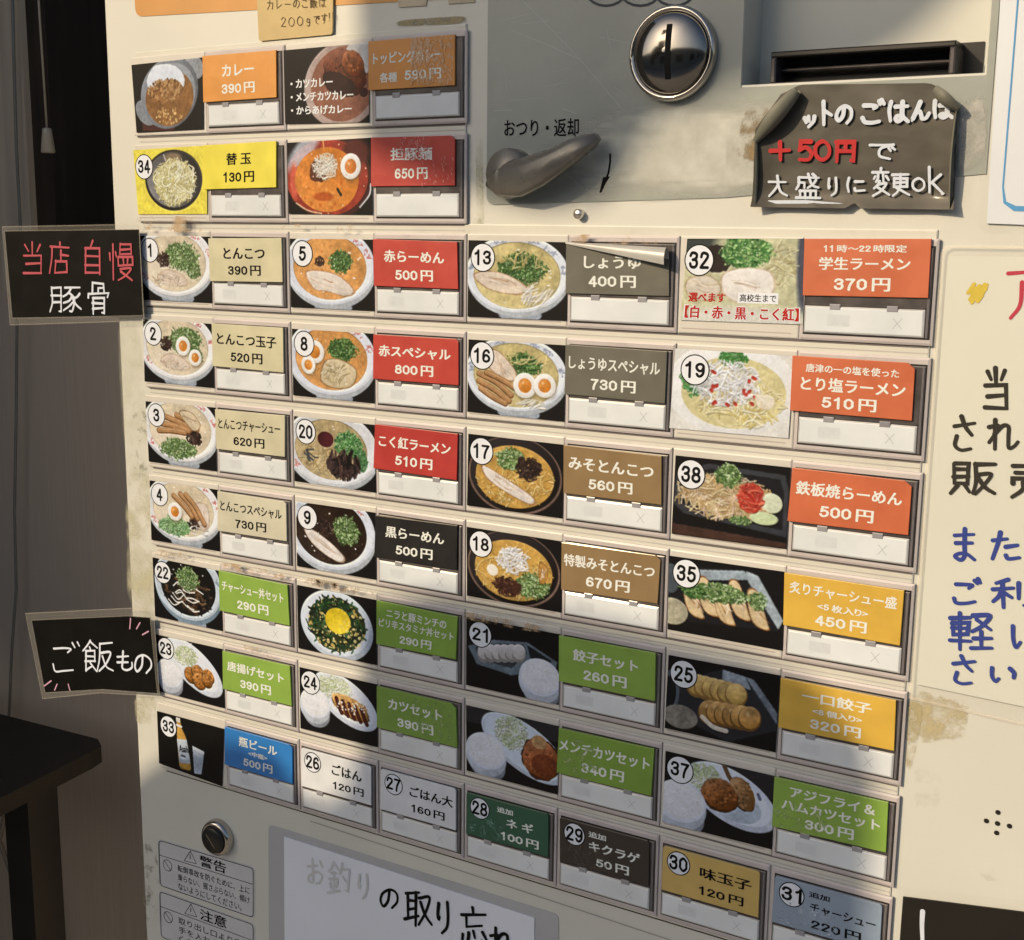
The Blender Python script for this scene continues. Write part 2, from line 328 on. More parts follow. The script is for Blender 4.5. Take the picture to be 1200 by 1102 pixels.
H('!', '5,1 5,6.5;5,8.6 5,9')
H('さ', '1.4,3 8.6,2.4;C4,.4 5.6,3.4 7.6,5.6;C2.4,5.8 2,8.2 4,9.4 7.4,9.2')
H('販', '1,.8 4,.8 4,6.6 1,6.6 1,.8;1,2.7 4,2.7;1,4.6 4,4.6;1.8,7 .4,9.4;3.2,7 4.4,9;5.4,1.2 9.5,1;C5.6,1.2 5.6,6 4.8,9.6;C5.7,4 8.8,3.9 7.5,7 5.4,9.6;C6.2,5 7.5,8 9.7,9.6')
H('売', '1.2,1.4 8.8,1.4;5,0 5,3.2;2,3.2 8,3.2;1,6.2 1,4.8 9.2,4.8 8.8,6;C3.8,6 3.6,8 1,9.8;C6.2,6 6.2,9 7.4,9.4 9.3,9.2 9.3,8')
H('ま', '1.6,2.2 8.4,2;2,4.4 8,4.2;C5.2,.4 5.3,5 5.3,8 3.6,9.4 1.8,8.2 3.6,7.2 6,7.8 8.6,9.4')
H('た', '1,2.8 5.6,2.4;C3.4,.4 2.8,4 1,9.4;5.2,5 8.6,4.8;C5,8 5.8,9.2 9.2,8.8')
H('利', '4.4,.4 1.4,1.6;.5,3.4 5.6,3.2;3,1.2 3,9.8;C2.8,3.6 2,6 .4,7.6;3.2,4.4 5.2,6.4;7,1.6 7,6.6;9.2,.6 9.2,9.4 8.2,8.8')
H('軽', '.4,1.4 5,1.4;1,2.8 4.4,2.8 4.4,6 1,6 1,2.8;1,4.4 4.4,4.4;.2,7.6 5.2,7.6;2.7,0 2.7,9.8;C5.6,1 9.2,.9 7.6,3.6 5.4,5;6.2,1.8 9.6,4.8;5.8,6.8 9.4,6.8;7.5,5.2 7.5,9.4;5.2,9.4 9.8,9.4')
H('い', 'C2,2 2,6 3,8.4 4.2,7;C7.4,2.6 8.6,4.6 8.8,6.8')
H('ア', '1.2,1.2 8.8,1.2;C8.8,1.2 7.6,3 6,4.2;C5,3 4.8,7 2.2,9.8')
H('お', '1.2,3 6.4,2.8;C3.8,.4 3.8,6 3.6,9 1.6,8.4 2,6.6 5.6,5 8.6,6.6 7.8,9 5.8,9.4;7.6,1.4 9,3.2')
H('釣', 'C2.6,.2 1.6,2 .3,3;2.6,.4 4.8,2.6;1.4,3.4 3.8,3.4;.8,5.2 4.4,5.2;2.6,3.4 2.6,9;1,6.4 1.5,7.8;4.2,6.2 3.6,7.8;.3,9.2 5,8.8;C6.4,.4 5.8,2.4 5,3.6;6,2.4 9.3,2.4 8.8,9 7.6,8.6;6.4,4.6 7.6,6')
def smooth_pts(P, n=7):                                    # Catmull-Rom through the points
    if len(P) < 3: return P
    closed = P[0] == P[-1]
    Q = [P[-2]] + P + [P[1]] if closed else [tuple(2 * a - b for a, b in zip(P[0], P[1]))] + P + [tuple(2 * a - b for a, b in zip(P[-1], P[-2]))]
    out = []
    for i in range(1, len(Q) - 2):
        for k in range(n):
            t = k / n
            out.append(tuple(.5 * (2 * b + (c - a) * t + (2 * a - 5 * b + 4 * c - d) * t * t + (-a + 3 * b - 3 * c + d) * t ** 3) for a, b, c, d in zip(Q[i - 1], Q[i], Q[i + 1], Q[i + 2])))
    out.append(P[-1]); return out
_hw_rng = random.Random(3)
def write(mb, items, d, w, m, quad=None, jit=0.22):
    """items: (char, x0, y0, x1, y1) in photo pixels (or 0..1 on quad); each stroke lies a hair above the last"""
    k = 0
    for ch, x0, y0, x1, y1 in items:
        for kd, P in HW[ch]:
            P = [(a + _hw_rng.uniform(-jit, jit), b + _hw_rng.uniform(-jit, jit)) if not (i and kd == 'C' and P[0] == P[-1]) else (a, b) for i, (a, b) in enumerate(P)]
            if kd == 'C' and HW[ch] and len(P) > 2 and abs(P[0][0] - P[-1][0]) + abs(P[0][1] - P[-1][1]) < 1: P[-1] = P[0]
            P = smooth_pts(P) if kd == 'C' else smooth_pts(P, 1)
            Q = []
            for a, b in P:
                x = x0 + a / 10 * (x1 - x0); y = y0 + b / 10 * (y1 - y0)
                Q.append(PT(*(bil(quad, x, y) if quad else uv(x, y, d)), d + k * 0.000013))
            ww = w * _hw_rng.uniform(.88, 1.12)
            mb.ribbon(Q, [ww * (1.0 - 0.25 * i / max(1, len(Q) - 1)) for i in range(len(Q))], m); k += 1
def strokes(mb, segs, d, w, m):
    for i, P in enumerate(segs): mb.ribbon([PT(*uv(*p, d), d + (i % 9) * 0.00002) for p in P], w, m)

# ------------------------------------------------------------------ the dishes printed on the picture cards
class Cv:
    def __init__(s, bg=(22, 20, 19), w=184, h=124, seed=1, asp=1.5):
        s.w, s.h, s.asp = w, h, asp; s.r = np.random.RandomState(seed)
        s.a = np.empty((h, w, 3)); s.a[:] = bg
        s.X, s.Y = np.meshgrid(np.linspace(0, 1, w), np.linspace(0, 1, h))
    def noise(s, n):
        g = s.r.rand(n + 2, int(n * s.asp) + 2); ys = np.linspace(0, n, s.h); xs = np.linspace(0, g.shape[1] - 2, s.w)
        yi = ys.astype(int); xi = xs.astype(int); fy = (ys - yi)[:, None]; fx = (xs - xi)[None]
        yj = np.minimum(yi + 1, g.shape[0] - 1); xj = np.minimum(xi + 1, g.shape[1] - 1)
        return (g[np.ix_(yi, xi)] * (1 - fx) + g[np.ix_(yi, xj)] * fx) * (1 - fy) + (g[np.ix_(yj, xi)] * (1 - fx) + g[np.ix_(yj, xj)] * fx) * fy
    def fb(s): return (s.noise(6) + s.noise(13) * .7 + s.noise(28) * .6) / 2.3 - .5
    def put(s, m, col):
        m = np.clip(m, 0, 1)[..., None]; s.a = s.a * (1 - m) + np.asarray(col) * m
    def field(s, cx, cy, rx, ry, rot=0):
        dx = (s.X - cx) * s.asp; dy = s.Y - cy; c, n = math.cos(rot), math.sin(rot)
        return (dx * c + dy * n) / (rx * s.asp), (-dx * n + dy * c) / ry
    def ell(s, cx, cy, rx, ry, col, rot=0, al=1, soft=None, g=(0, 0), nz=0, rough=0):
        p, q = s.field(cx, cy, rx, ry, rot); d = np.sqrt(p * p + q * q)
        if rough: d = d + rough * s.fb()
        sf = soft or 1.1 / (min(rx * s.asp, ry) * s.h)
        c = np.asarray(col, float)[None, None] + (g[0] * p + g[1] * q)[..., None] * np.ones(3)
        if nz: c = c * (1 + nz * s.fb()[..., None] * 2)
        s.put(np.clip((1 - d) / sf + .5, 0, 1) * al, c)
    def poly(s, pts, col, nz=0, al=1, g=(0, 0)):
        m = np.zeros((s.h, s.w), bool); n = len(pts)
        for i in range(n):
            (x0, y0), (x1, y1) = pts[i], pts[(i + 1) % n]
            if y0 == y1: continue
            c = ((y0 > s.Y) != (y1 > s.Y)) & (s.X < (x1 - x0) * (s.Y - y0) / (y1 - y0) + x0); m ^= c
        f = m.astype(float); f = (f + np.roll(f, 1, 0) + np.roll(f, -1, 0) + np.roll(f, 1, 1) + np.roll(f, -1, 1)) / 5
        c = np.asarray(col, float)[None, None] + (g[0] * (s.X - .5) + g[1] * (s.Y - .5))[..., None] * np.ones(3)
        if nz: c = c * (1 + nz * s.fb()[..., None] * 2)
        s.put(f * al, c)
    def dab(s, x, y, r, col, al=1):
        cx = x * (s.w - 1); cy = y * (s.h - 1); R = r * s.h; k = int(R + 2)
        x0, x1 = max(0, int(cx) - k), min(s.w, int(cx) + k + 2); y0, y1 = max(0, int(cy) - k), min(s.h, int(cy) + k + 2)
        if x0 >= x1 or y0 >= y1: return
        m = np.clip(R + .5 - np.sqrt((s.X[y0:y1, x0:x1] * (s.w - 1) - cx) ** 2 + (s.Y[y0:y1, x0:x1] * (s.h - 1) - cy) ** 2), 0, 1)[..., None] * al
        s.a[y0:y1, x0:x1] = s.a[y0:y1, x0:x1] * (1 - m) + np.asarray(col) * m
    def line(s, P, r, col, al=1, n=9):
        Q = smooth_pts(list(P), n) if len(P) > 2 else [tuple(a + (b - a) * t for a, b in zip(P[0], P[1])) for t in np.linspace(0, 1, 14)]
        for x, y in Q: s.dab(x, y, r, col, al)
    def pick(s, cols):
        c = np.asarray(cols[s.r.randint(len(cols))], float); return np.clip(c + s.r.uniform(-14, 14), 0, 255)
    def within(s, cx, cy, rx, ry):
        t = s.r.uniform(0, 2 * math.pi); k = math.sqrt(s.r.rand()); return cx + rx * k * math.cos(t), cy + ry * k * math.sin(t)
    def crumbs(s, cx, cy, rx, ry, n, cols, r0=.012, r1=.03, al=.95):
        for _ in range(n):
            x, y = s.within(cx, cy, rx, ry); s.dab(x, y, s.r.uniform(r0, r1), s.pick(cols), al)
    def strands(s, cx, cy, rx, ry, n, cols, r=.013, L=.3, curl=.5, al=.95, dirn=None):
        for _ in range(int(n * 1.45)):
            x, y = s.within(cx, cy, rx, ry); t = s.r.uniform(0, 6.28) if dirn is None else dirn + s.r.uniform(-.5, .5); P = [(x, y)]
            for k in range(3):
                x += math.cos(t) * L / 3 / s.asp; y += math.sin(t) * L / 3; t += s.r.uniform(-curl, curl) * 1.6
                p, q = (x - cx) / (rx * 1.12), (y - cy) / (ry * 1.12)
                if p * p + q * q > 1: break
                P.append((x, y))
            if len(P) > 1: q_ = r * s.r.uniform(.5, .95); s.line([(a + .004, b + .012) for a, b in P], q_, tuple(np.asarray(cols[0]) * .5), .28, 6); s.line(P, q_, s.pick(cols), al, 6)
    G = [(126, 154, 82), (94, 126, 58), (156, 184, 108), (68, 100, 48), (186, 204, 146)]
    GD = [(70, 110, 45), (48, 88, 36), (100, 140, 62), (130, 165, 90)]
    def scallion(s, cx, cy, rx, ry, n=130, cols=None):
        cols = cols or s.G; s.ell(cx, cy, rx * .9, ry * .9, tuple(np.asarray(cols[1]) * .8), al=.75, rough=.5)
        for _ in range(int(n * 2.6)):
            x, y = s.within(cx, cy, rx * s.r.uniform(.8, 1.12), ry * s.r.uniform(.8, 1.12)); r = s.r.uniform(.007, .019); s.dab(x + .006, y + .014, r, tuple(np.asarray(cols[1]) * .55), .45); s.dab(x, y, r, s.pick(cols))
            if s.r.rand() < .35: s.dab(x, y, r * .5, s.pick([(60, 95, 40), (214, 224, 176)]))
            if s.r.rand() < .25: a = s.r.uniform(0, 6.28); s.line([(x, y), (x + .03 * math.cos(a), y + .04 * math.sin(a))], r * .55, s.pick(cols), .9)
    def egg(s, cx, cy, r, rot=.3, yolk=(226, 140, 48)):
        s.ell(cx + .01, cy + .03, r * .72, r * 1.05, (120, 95, 60), rot, al=.5, soft=.3)
        s.ell(cx, cy, r * .7, r, (243, 238, 222), rot, g=(-6, -10)); s.ell(cx, cy, r * .4, r * .58, yolk, rot, g=(-18, -18), nz=.1); s.dab(cx - r * .12, cy - r * .2, r * .12, (250, 205, 140), .8)
    def meat(s, pts, col=(222, 200, 170), edge=(150, 105, 65), nz=.12, lines=5):
        c = np.mean(pts, 0); P = [tuple(c + (np.asarray(p) - c) * 1.08) for p in pts]
        s.poly(smooth_pts(P + [P[0]], 5)[:-1], edge, .2); s.poly(smooth_pts(list(pts) + [pts[0]], 5)[:-1], col, nz, g=(0, -30))
        for _ in range(lines):
            a = c + (np.asarray(pts[0]) - c) * s.r.uniform(.2, .75) + s.r.uniform(-.05, .05, 2); b = c + (np.asarray(pts[len(pts) // 2]) - c) * s.r.uniform(.2, .75) + s.r.uniform(-.05, .05, 2)
            s.line([tuple(a), tuple((a + b) / 2 + s.r.uniform(-.03, .03, 2)), tuple(b)], .008, s.pick([edge, (240, 225, 205), (195, 165, 130)]), .5)
    def wood(s, cx, cy, r, n=26): s.strands(cx, cy, r, r * 1.2, n, [(62, 42, 34), (45, 32, 28), (92, 66, 52)], .013, .2, 1.2)
    def bamboo(s, P, w=.05): 
        s.line(P, w, (120, 78, 40)); s.line([(x, y - .012) for x, y in P], w * .8, (188, 136, 82)); s.line([(x, y - .02) for x, y in P], w * .3, (214, 168, 112), .7)
    def specks(s, n=140): s.crumbs(.5, .5, .8, .8, n, [(46, 44, 42), (60, 58, 54)], .004, .008, .7)
    def bowl(s, cx, cy, rx, ry, soup, rim=.82, out=(244, 240, 230), foot=True, tint=(206, 210, 208), rot=0, pat=None, nz=.12):
        s.specks(); soup = tuple(np.asarray(soup, float) * .84 + np.asarray((228, 208, 168)) * (.16 if max(soup) > 100 else 0))
        if foot: s.ell(cx + .04, cy + ry * 1.02, rx * .42, ry * .2, (150, 165, 178)); 
        s.ell(cx + .01, cy + ry * .1, rx, ry * .98, tint, rot, g=(-14, -26)); s.ell(cx, cy, rx, ry * .96, out, rot, g=(-8, -12)); 
        s.ell(cx, cy, rx * .95, ry * .9, tuple(np.asarray(out) * .97), rot, g=(10, 14))
        if pat:
            for t in pat[1]:
                for _ in range(9):
                    q = t + s.r.uniform(-.13, .13); k = s.r.uniform(.86, .95); x = cx + rx * k * math.cos(q); y = cy + ry * k * math.sin(q) * .95
                    s.line([(x, y), (x + s.r.uniform(-.02, .02), y + .02), (x + s.r.uniform(-.03, .03), y + s.r.uniform(-.02, .03))], .007, pat[0], .42)
        s.ell(cx, cy + ry * .04, rx * (rim + .015), ry * rim, tuple(np.asarray(soup) * .8), rot); s.ell(cx, cy + ry * .05, rx * rim, ry * rim * .98, soup, rot, nz=nz, g=(-5, 6)); s.crumbs(cx, cy + ry * .05, rx * rim * .95, ry * rim * .9, 60, [tuple(np.asarray(soup) * k) for k in (1.1, .88, .95)], .004, .014, .5); s.shine(cx, cy + ry * .05, rx * rim * .9, ry * rim * .85)
    def shine(s, cx, cy, rx, ry, n=16):
        for _ in range(n): x, y = s.within(cx, cy, rx, ry); s.line([(x, y), (x + s.r.uniform(-.03, .03), y + s.r.uniform(-.01, .015))], s.r.uniform(.004, .009), (250, 244, 228), .55)
    def rice(s, cx, cy, r):
        s.ell(cx + .02, cy + r * .6, r * .62, r * .75, (160, 166, 172), g=(-20, -25)); s.ell(cx, cy + r * .16, r * .72, r * 1.0, (206, 212, 214), g=(-12, -22)); s.ell(cx, cy - r * .05, r * .7, r * .86, (224, 226, 226)); s.ell(cx, cy - r * .08, r * .64, r * .76, (240, 236, 226), nz=.05, g=(-4, -6))
        s.crumbs(cx, cy - r * .08, r * .6, r * .66, 90, [(250, 247, 238), (226, 221, 208)], .007, .013, .7)
    def cabbage(s, cx, cy, rx, ry, n=120): s.ell(cx, cy, rx, ry, (222, 224, 186), rough=.3, nz=.1); s.strands(cx, cy, rx, ry, n, [(238, 238, 212), (214, 222, 160), (190, 206, 130), (248, 246, 232)], .009, .16, .9)
    def fried(s, cx, cy, rx, ry, rot=0, base=(176, 104, 46)):
        s.ell(cx, cy + .02, rx, ry, tuple(np.asarray(base) * .45), rot, rough=.3); s.ell(cx, cy, rx * .97, ry * .95, base, rot, nz=.35, rough=.3, g=(-22, -26))
        B = np.asarray(base, float); s.crumbs(cx, cy, rx * .85, ry * .8, int(1500 * rx * ry) + 30, [B * 1.3, B * .65, B * 1.12, B * .85], .008, .02, .8)
RED = (214, 120, 108); BLU = (136, 160, 190)
P14 = [4.9, 5.4, 6.0, 2.6]
def f_tonkotsu(c, n):
    c.bowl(.49, .38, .55, .56, (226, 206, 166), pat=(RED, P14), rim=.8)
    c.ell(.4, .55, .3, .22, (234, 218, 186), al=.7, soft=.5)
    if n in (1, 2):
        c.scallion(.6, .3, .24, .22, 150); c.wood(.34, .36, .09); c.scallion(.76, .52, .1, .14, 26)
        c.meat([(.26, .62), (.4, .52), (.6, .6), (.66, .74), (.45, .76), (.32, .72)], (228, 206, 178), (205, 172, 132))
        c.strands(.4, .68, .24, .1, 14, [(240, 224, 196), (205, 178, 138)], .01, .2)
        if n == 2: c.egg(.58, .38, .15, -.6); c.egg(.75, .55, .13, -.4)
    if n == 3:
        c.scallion(.45, .72, .28, .17, 150); c.wood(.68, .5, .11, 34)
        for i, P in enumerate([[(.28, .22), (.5, .3), (.7, .4)], [(.22, .34), (.42, .36), (.62, .42)], [(.18, .46), (.38, .44), (.56, .45)], [(.45, .18), (.62, .26), (.74, .38)]]): c.bamboo(P, .05)
        c.meat([(.5, .12), (.66, .12), (.78, .3), (.7, .4), (.58, .28)], (214, 192, 150), (140, 100, 60)); c.wood(.72, .52, .09, 18)
    if n == 4:
        c.scallion(.36, .7, .24, .16, 150, [(150, 190, 120), (110, 160, 90), (170, 205, 145)]); c.meat([(.68, .3), (.84, .3), (.86, .6), (.74, .66)], (226, 206, 180), (190, 160, 130)); c.wood(.64, .62, .08, 26)
        for P in ([(.36, .2), (.5, .34), (.62, .5)], [(.46, .16), (.6, .32), (.7, .52)], [(.54, .16), (.68, .34), (.8, .6)]): c.bamboo(P, .05)
        c.egg(.37, .46, .15, .2); c.strands(.72, .72, .14, .1, 12, [(235, 226, 205), (170, 160, 140)], .01, .2)
def f_aka(c, n):
    c.bowl(.48, .38, .54, .58, (224, 146, 62), pat=(RED, [5.5, 5.9]), rim=.8, nz=.18, out=(226, 232, 236)); c.crumbs(.5, .5, .38, .36, 70, [(236, 172, 90), (206, 110, 40), (240, 190, 120)], .008, .02, .6)
    if n == 5:
        c.scallion(.62, .32, .14, .16, 80, c.GD); c.wood(.36, .32, .06, 14)
        c.meat([(.2, .5), (.34, .46), (.58, .52), (.76, .72), (.66, .8), (.44, .74), (.3, .72)], (236, 220, 196), (196, 140, 90))
    else:
        c.egg(.28, .32, .17, .2); c.egg(.2, .52, .13, 1.2); c.scallion(.62, .26, .18, .17, 100, c.GD)
        c.meat([(.42, .45), (.6, .42), (.78, .55), (.72, .78), (.5, .82), (.36, .72)], (218, 196, 150), (160, 120, 70)); c.strands(.54, .62, .17, .17, 26, [(190, 168, 110), (230, 212, 170)], .01, .24)
def f_shoyu(c, n):
    c.bowl(.5, .42, .52, .52, (200, 180, 108), pat=(BLU, [4.35, 5.1, 5.5, 6.1, 3.3, 3.6]), rim=.83, out=(232, 236, 236), nz=.2)
    if n == 13:
        c.scallion(.56, .36, .24, .2, 190, c.GD); c.meat([(.08, .44), (.24, .4), (.44, .46), (.6, .6), (.5, .68), (.26, .64), (.12, .54)], (230, 210, 180), (170, 125, 80), lines=9)
        c.strands(.72, .68, .17, .16, 26, [(246, 240, 226), (232, 222, 198)], .012, .34, .2, dirn=2.5); c.strands(.6, .24, .3, .12, 18, [(226, 204, 130), (206, 180, 100)], .01, .3)
    else:
        c.scallion(.56, .3, .19, .17, 130, c.GD); c.strands(.6, .22, .26, .1, 14, [(226, 204, 130)], .01, .3)
        c.meat([(.24, .14), (.34, .16), (.5, .4), (.46, .52), (.3, .44), (.2, .3)], (226, 204, 174), (175, 125, 80)); 
        for P in ([(.12, .46), (.3, .56), (.46, .72)], [(.12, .56), (.28, .66), (.44, .8)], [(.14, .66), (.26, .76), (.4, .84)], [(.2, .44), (.36, .52), (.5, .62)]): c.bamboo(P, .042)
        c.egg(.6, .57, .17, .1); c.egg(.8, .55, .16, -.1); c.strands(.66, .82, .18, .07, 18, [(240, 232, 205)], .012, .3, .2, dirn=-.4)
def f_kokubeni(c, n):
    c.bowl(.46, .42, .58, .6, (186, 160, 104), pat=(RED, [2.6]), rim=.76, out=(226, 226, 220), nz=.25); c.strands(.38, .6, .28, .22, 40, [(204, 184, 130), (170, 140, 84)], .009, .2)
    c.ell(.4, .3, .1, .12, (76, 26, 30), nz=.3, rough=.2); c.scallion(.68, .34, .18, .2, 110, [(70, 130, 60), (100, 165, 80), (44, 98, 52), (150, 190, 120)]); c.scallion(.84, .56, .08, .16, 40, [(60, 110, 66), (90, 150, 80)])
    c.strands(.62, .62, .2, .24, 80, [(34, 26, 26), (58, 40, 36), (88, 62, 52)], .02, .3, .6, dirn=1.7); c.strands(.2, .56, .1, .1, 6, [(70, 74, 74)], .016, .2)
def f_kuro(c, n):
    c.bowl(.44, .36, .56, .62, (58, 40, 28), pat=(RED, [5.6]), rim=.8, out=(222, 230, 236), nz=.4, foot=False); c.crumbs(.48, .5, .36, .4, 90, [(96, 66, 38), (40, 26, 20), (130, 92, 56)], .006, .014, .7)
    c.scallion(.64, .34, .17, .22, 130); c.wood(.38, .34, .1, 30); c.meat([(.12, .4), (.24, .42), (.44, .56), (.6, .74), (.54, .82), (.34, .72), (.18, .56)], (238, 226, 208), (180, 150, 120), lines=8)
def f_miso(c, n):
    c.specks(); c.ell(.5, .5, .49, .54, (120, 92, 74), nz=.2); c.ell(.5, .49, .47, .52, (38, 31, 29), g=(-10, -10)); c.ell(.5, .52, .41, .43, (206, 156, 66), nz=.2)
    c.strands(.5, .55, .38, .36, 90, [(226, 184, 92), (238, 204, 122), (190, 138, 54)], .009, .2)
    if n == 17:
        c.scallion(.46, .28, .16, .15, 90); c.wood(.64, .38, .13, 60); c.meat([(.16, .42), (.26, .46), (.5, .62), (.7, .78), (.66, .86), (.42, .74), (.22, .58)], (240, 226, 206), (170, 120, 70), lines=8); c.crumbs(.5, .7, .3, .16, 40, [(244, 232, 190)], .006, .012)
    else:
        c.strands(.5, .38, .17, .18, 60, [(246, 242, 234), (230, 224, 212)], .013, .34, .6); c.scallion(.7, .7, .17, .18, 120); c.strands(.44, .76, .15, .13, 60, [(66, 36, 26), (94, 54, 36)], .014, .2); c.ell(.28, .56, .06, .08, (242, 232, 205), .4); c.meat([(.78, .36), (.86, .42), (.84, .6), (.78, .62)], (196, 140, 60), (140, 90, 40))
def f_student(c, n):
    c.a[:] = (196, 186, 132); c.ell(.52, .4, .62, .66, (206, 200, 150), nz=.15); c.ell(.06, .02, .2, .22, (60, 66, 60), soft=.5); c.ell(1.0, .3, .06, .6, (70, 78, 96), soft=.5)
    c.strands(.82, .3, .14, .26, 30, [(222, 212, 160), (196, 184, 124)], .012, .3); c.ell(.28, .24, .15, .17, (46, 36, 32), rough=.5, nz=.4); c.scallion(.52, .16, .22, .2, 150, [(62, 130, 50), (110, 175, 80), (40, 96, 44), (170, 205, 120)])
    c.meat([(.34, .44), (.5, .36), (.72, .4), (.74, .64), (.52, .76), (.36, .66)], (240, 230, 210), (214, 190, 150)); c.meat([(.04, .5), (.22, .46), (.32, .6), (.24, .74), (.06, .7)], (224, 208, 178), (190, 160, 110)); c.ell(.5, 1.0, .6, .18, (226, 220, 196), soft=.6)
def f_shio(c, n):
    c.a[:] = (232, 226, 206); c.ell(.5, .45, .56, .58, (240, 236, 222), g=(-6, -10)); c.ell(.52, .5, .44, .44, (224, 208, 142), nz=.1); c.strands(.6, .62, .34, .28, 110, [(236, 222, 160), (216, 192, 104), (244, 234, 190)], .011, .26)
    c.scallion(.2, .36, .14, .2, 60, [(60, 130, 60), (90, 160, 80)]); c.scallion(.5, .08, .12, .1, 50, [(60, 130, 50), (100, 165, 80)]); c.strands(.46, .4, .28, .27, 130, [(250, 248, 242), (236, 232, 222), (216, 210, 196)], .012, .3, .8)
    for _ in range(16): x, y = c.within(.5, .42, .26, .26); c.line([(x, y), (x + c.r.uniform(-.03, .03), y + .02)], .018, (196, 58, 44))
    c.meat([(.72, .5), (.86, .52), (.84, .66), (.74, .64)], (236, 222, 190), (220, 200, 150), lines=2)
def f_teppan(c, n):
    c.specks(); c.poly([(.0, .86), (1, .93), (1, 1), (0, 1)], (74, 48, 36), .3); c.poly([(.02, .2), (.3, .06), (.96, .1), (1, .3), (1, .86), (.1, .72), (.0, .6)], (58, 60, 64), .2); c.poly([(.07, .24), (.32, .12), (.92, .16), (.96, .32), (.96, .78), (.14, .66), (.06, .56)], (30, 30, 32), .2)
    c.ell(.46, .46, .42, .25, (196, 164, 108), .12, nz=.25, rough=.4); c.strands(.46, .46, .43, .27, 190, [(226, 198, 138), (206, 170, 104), (238, 218, 170), (184, 144, 88), (226, 190, 160)], .011, .3)
    c.ell(.86, .46, .09, .12, (222, 226, 184), .3, nz=.1); c.ell(.8, .66, .12, .08, (206, 218, 160), nz=.1); c.scallion(.48, .18, .12, .14, 80); c.scallion(.6, .72, .1, .05, 30); c.strands(.68, .42, .11, .17, 90, [(214, 72, 48), (232, 106, 76), (186, 50, 36)], .014, .18)
def f_aburi(c, n):
    c.specks(); c.poly([(0, .28), (.2, .1), (.72, .06), (.8, .22), (1, .7), (1, .76), (0, .86)], (30, 30, 32)); c.poly([(.1, .16), (.66, .06), (.74, .16), (.06, .32)], (150, 172, 182), .2); c.poly([(.68, .06), (.78, .1), (1, .62), (.96, .74), (.7, .2)], (160, 180, 188), .2); c.ell(.02, .3, .08, .2, (70, 84, 92)); c.ell(.04, .74, .14, .18, (176, 166, 132), nz=.3)
    for k, (x, y) in enumerate([(.2, .58), (.33, .52), (.47, .6), (.6, .5), (.76, .58)]): c.meat([(x - .06, y - .26), (x + .02, y - .26), (x + .1, y + .08), (x + .12, y + .18), (x + .02, y + .16), (x - .04, y + .02)], (226, 196, 142), (150, 96, 44))
    c.scallion(.44, .4, .26, .12, 190); c.scallion(.22, .42, .1, .1, 60, c.GD); c.scallion(.78, .42, .08, .12, 30)
def f_gyoza8(c, n):
    c.specks(); c.poly([(.1, .3), (.5, .06), (.7, .1), (1, .62), (1, .72), (.58, 1), (.1, .8)], (44, 46, 48)); c.poly([(.5, .06), (.7, .1), (.76, .26), (.5, .2)], (150, 164, 170), .4); c.poly([(.7, .1), (.78, .12), (1, .5), (1, .64)], (120, 134, 142), .4); c.ell(.02, .5, .1, .3, (84, 100, 112)); c.ell(.02, .5, .07, .22, (24, 26, 30)); c.ell(.14, .8, .16, .16, (140, 130, 110), nz=.4)
    for k in range(6): x = .28 + k * .07; c.ell(x, .34 + k * .005, .1, .16, (150, 108, 50), .5); c.ell(x, .32 + k * .005, .09, .14, (222, 178, 92), .5, nz=.25, g=(-15, -20))
    for k in range(6): x = .4 + k * .072; c.ell(x, .66 - k * .004, .1, .17, (120, 80, 36), .45); c.ell(x, .64 - k * .004, .09, .15, (198, 144, 70), .45, nz=.35, g=(-15, -20)); c.dab(x - .02, .58, .03, (230, 196, 130), .6)
    c.line([(.34, .74), (.44, .84), (.56, .86)], .03, (228, 212, 180))
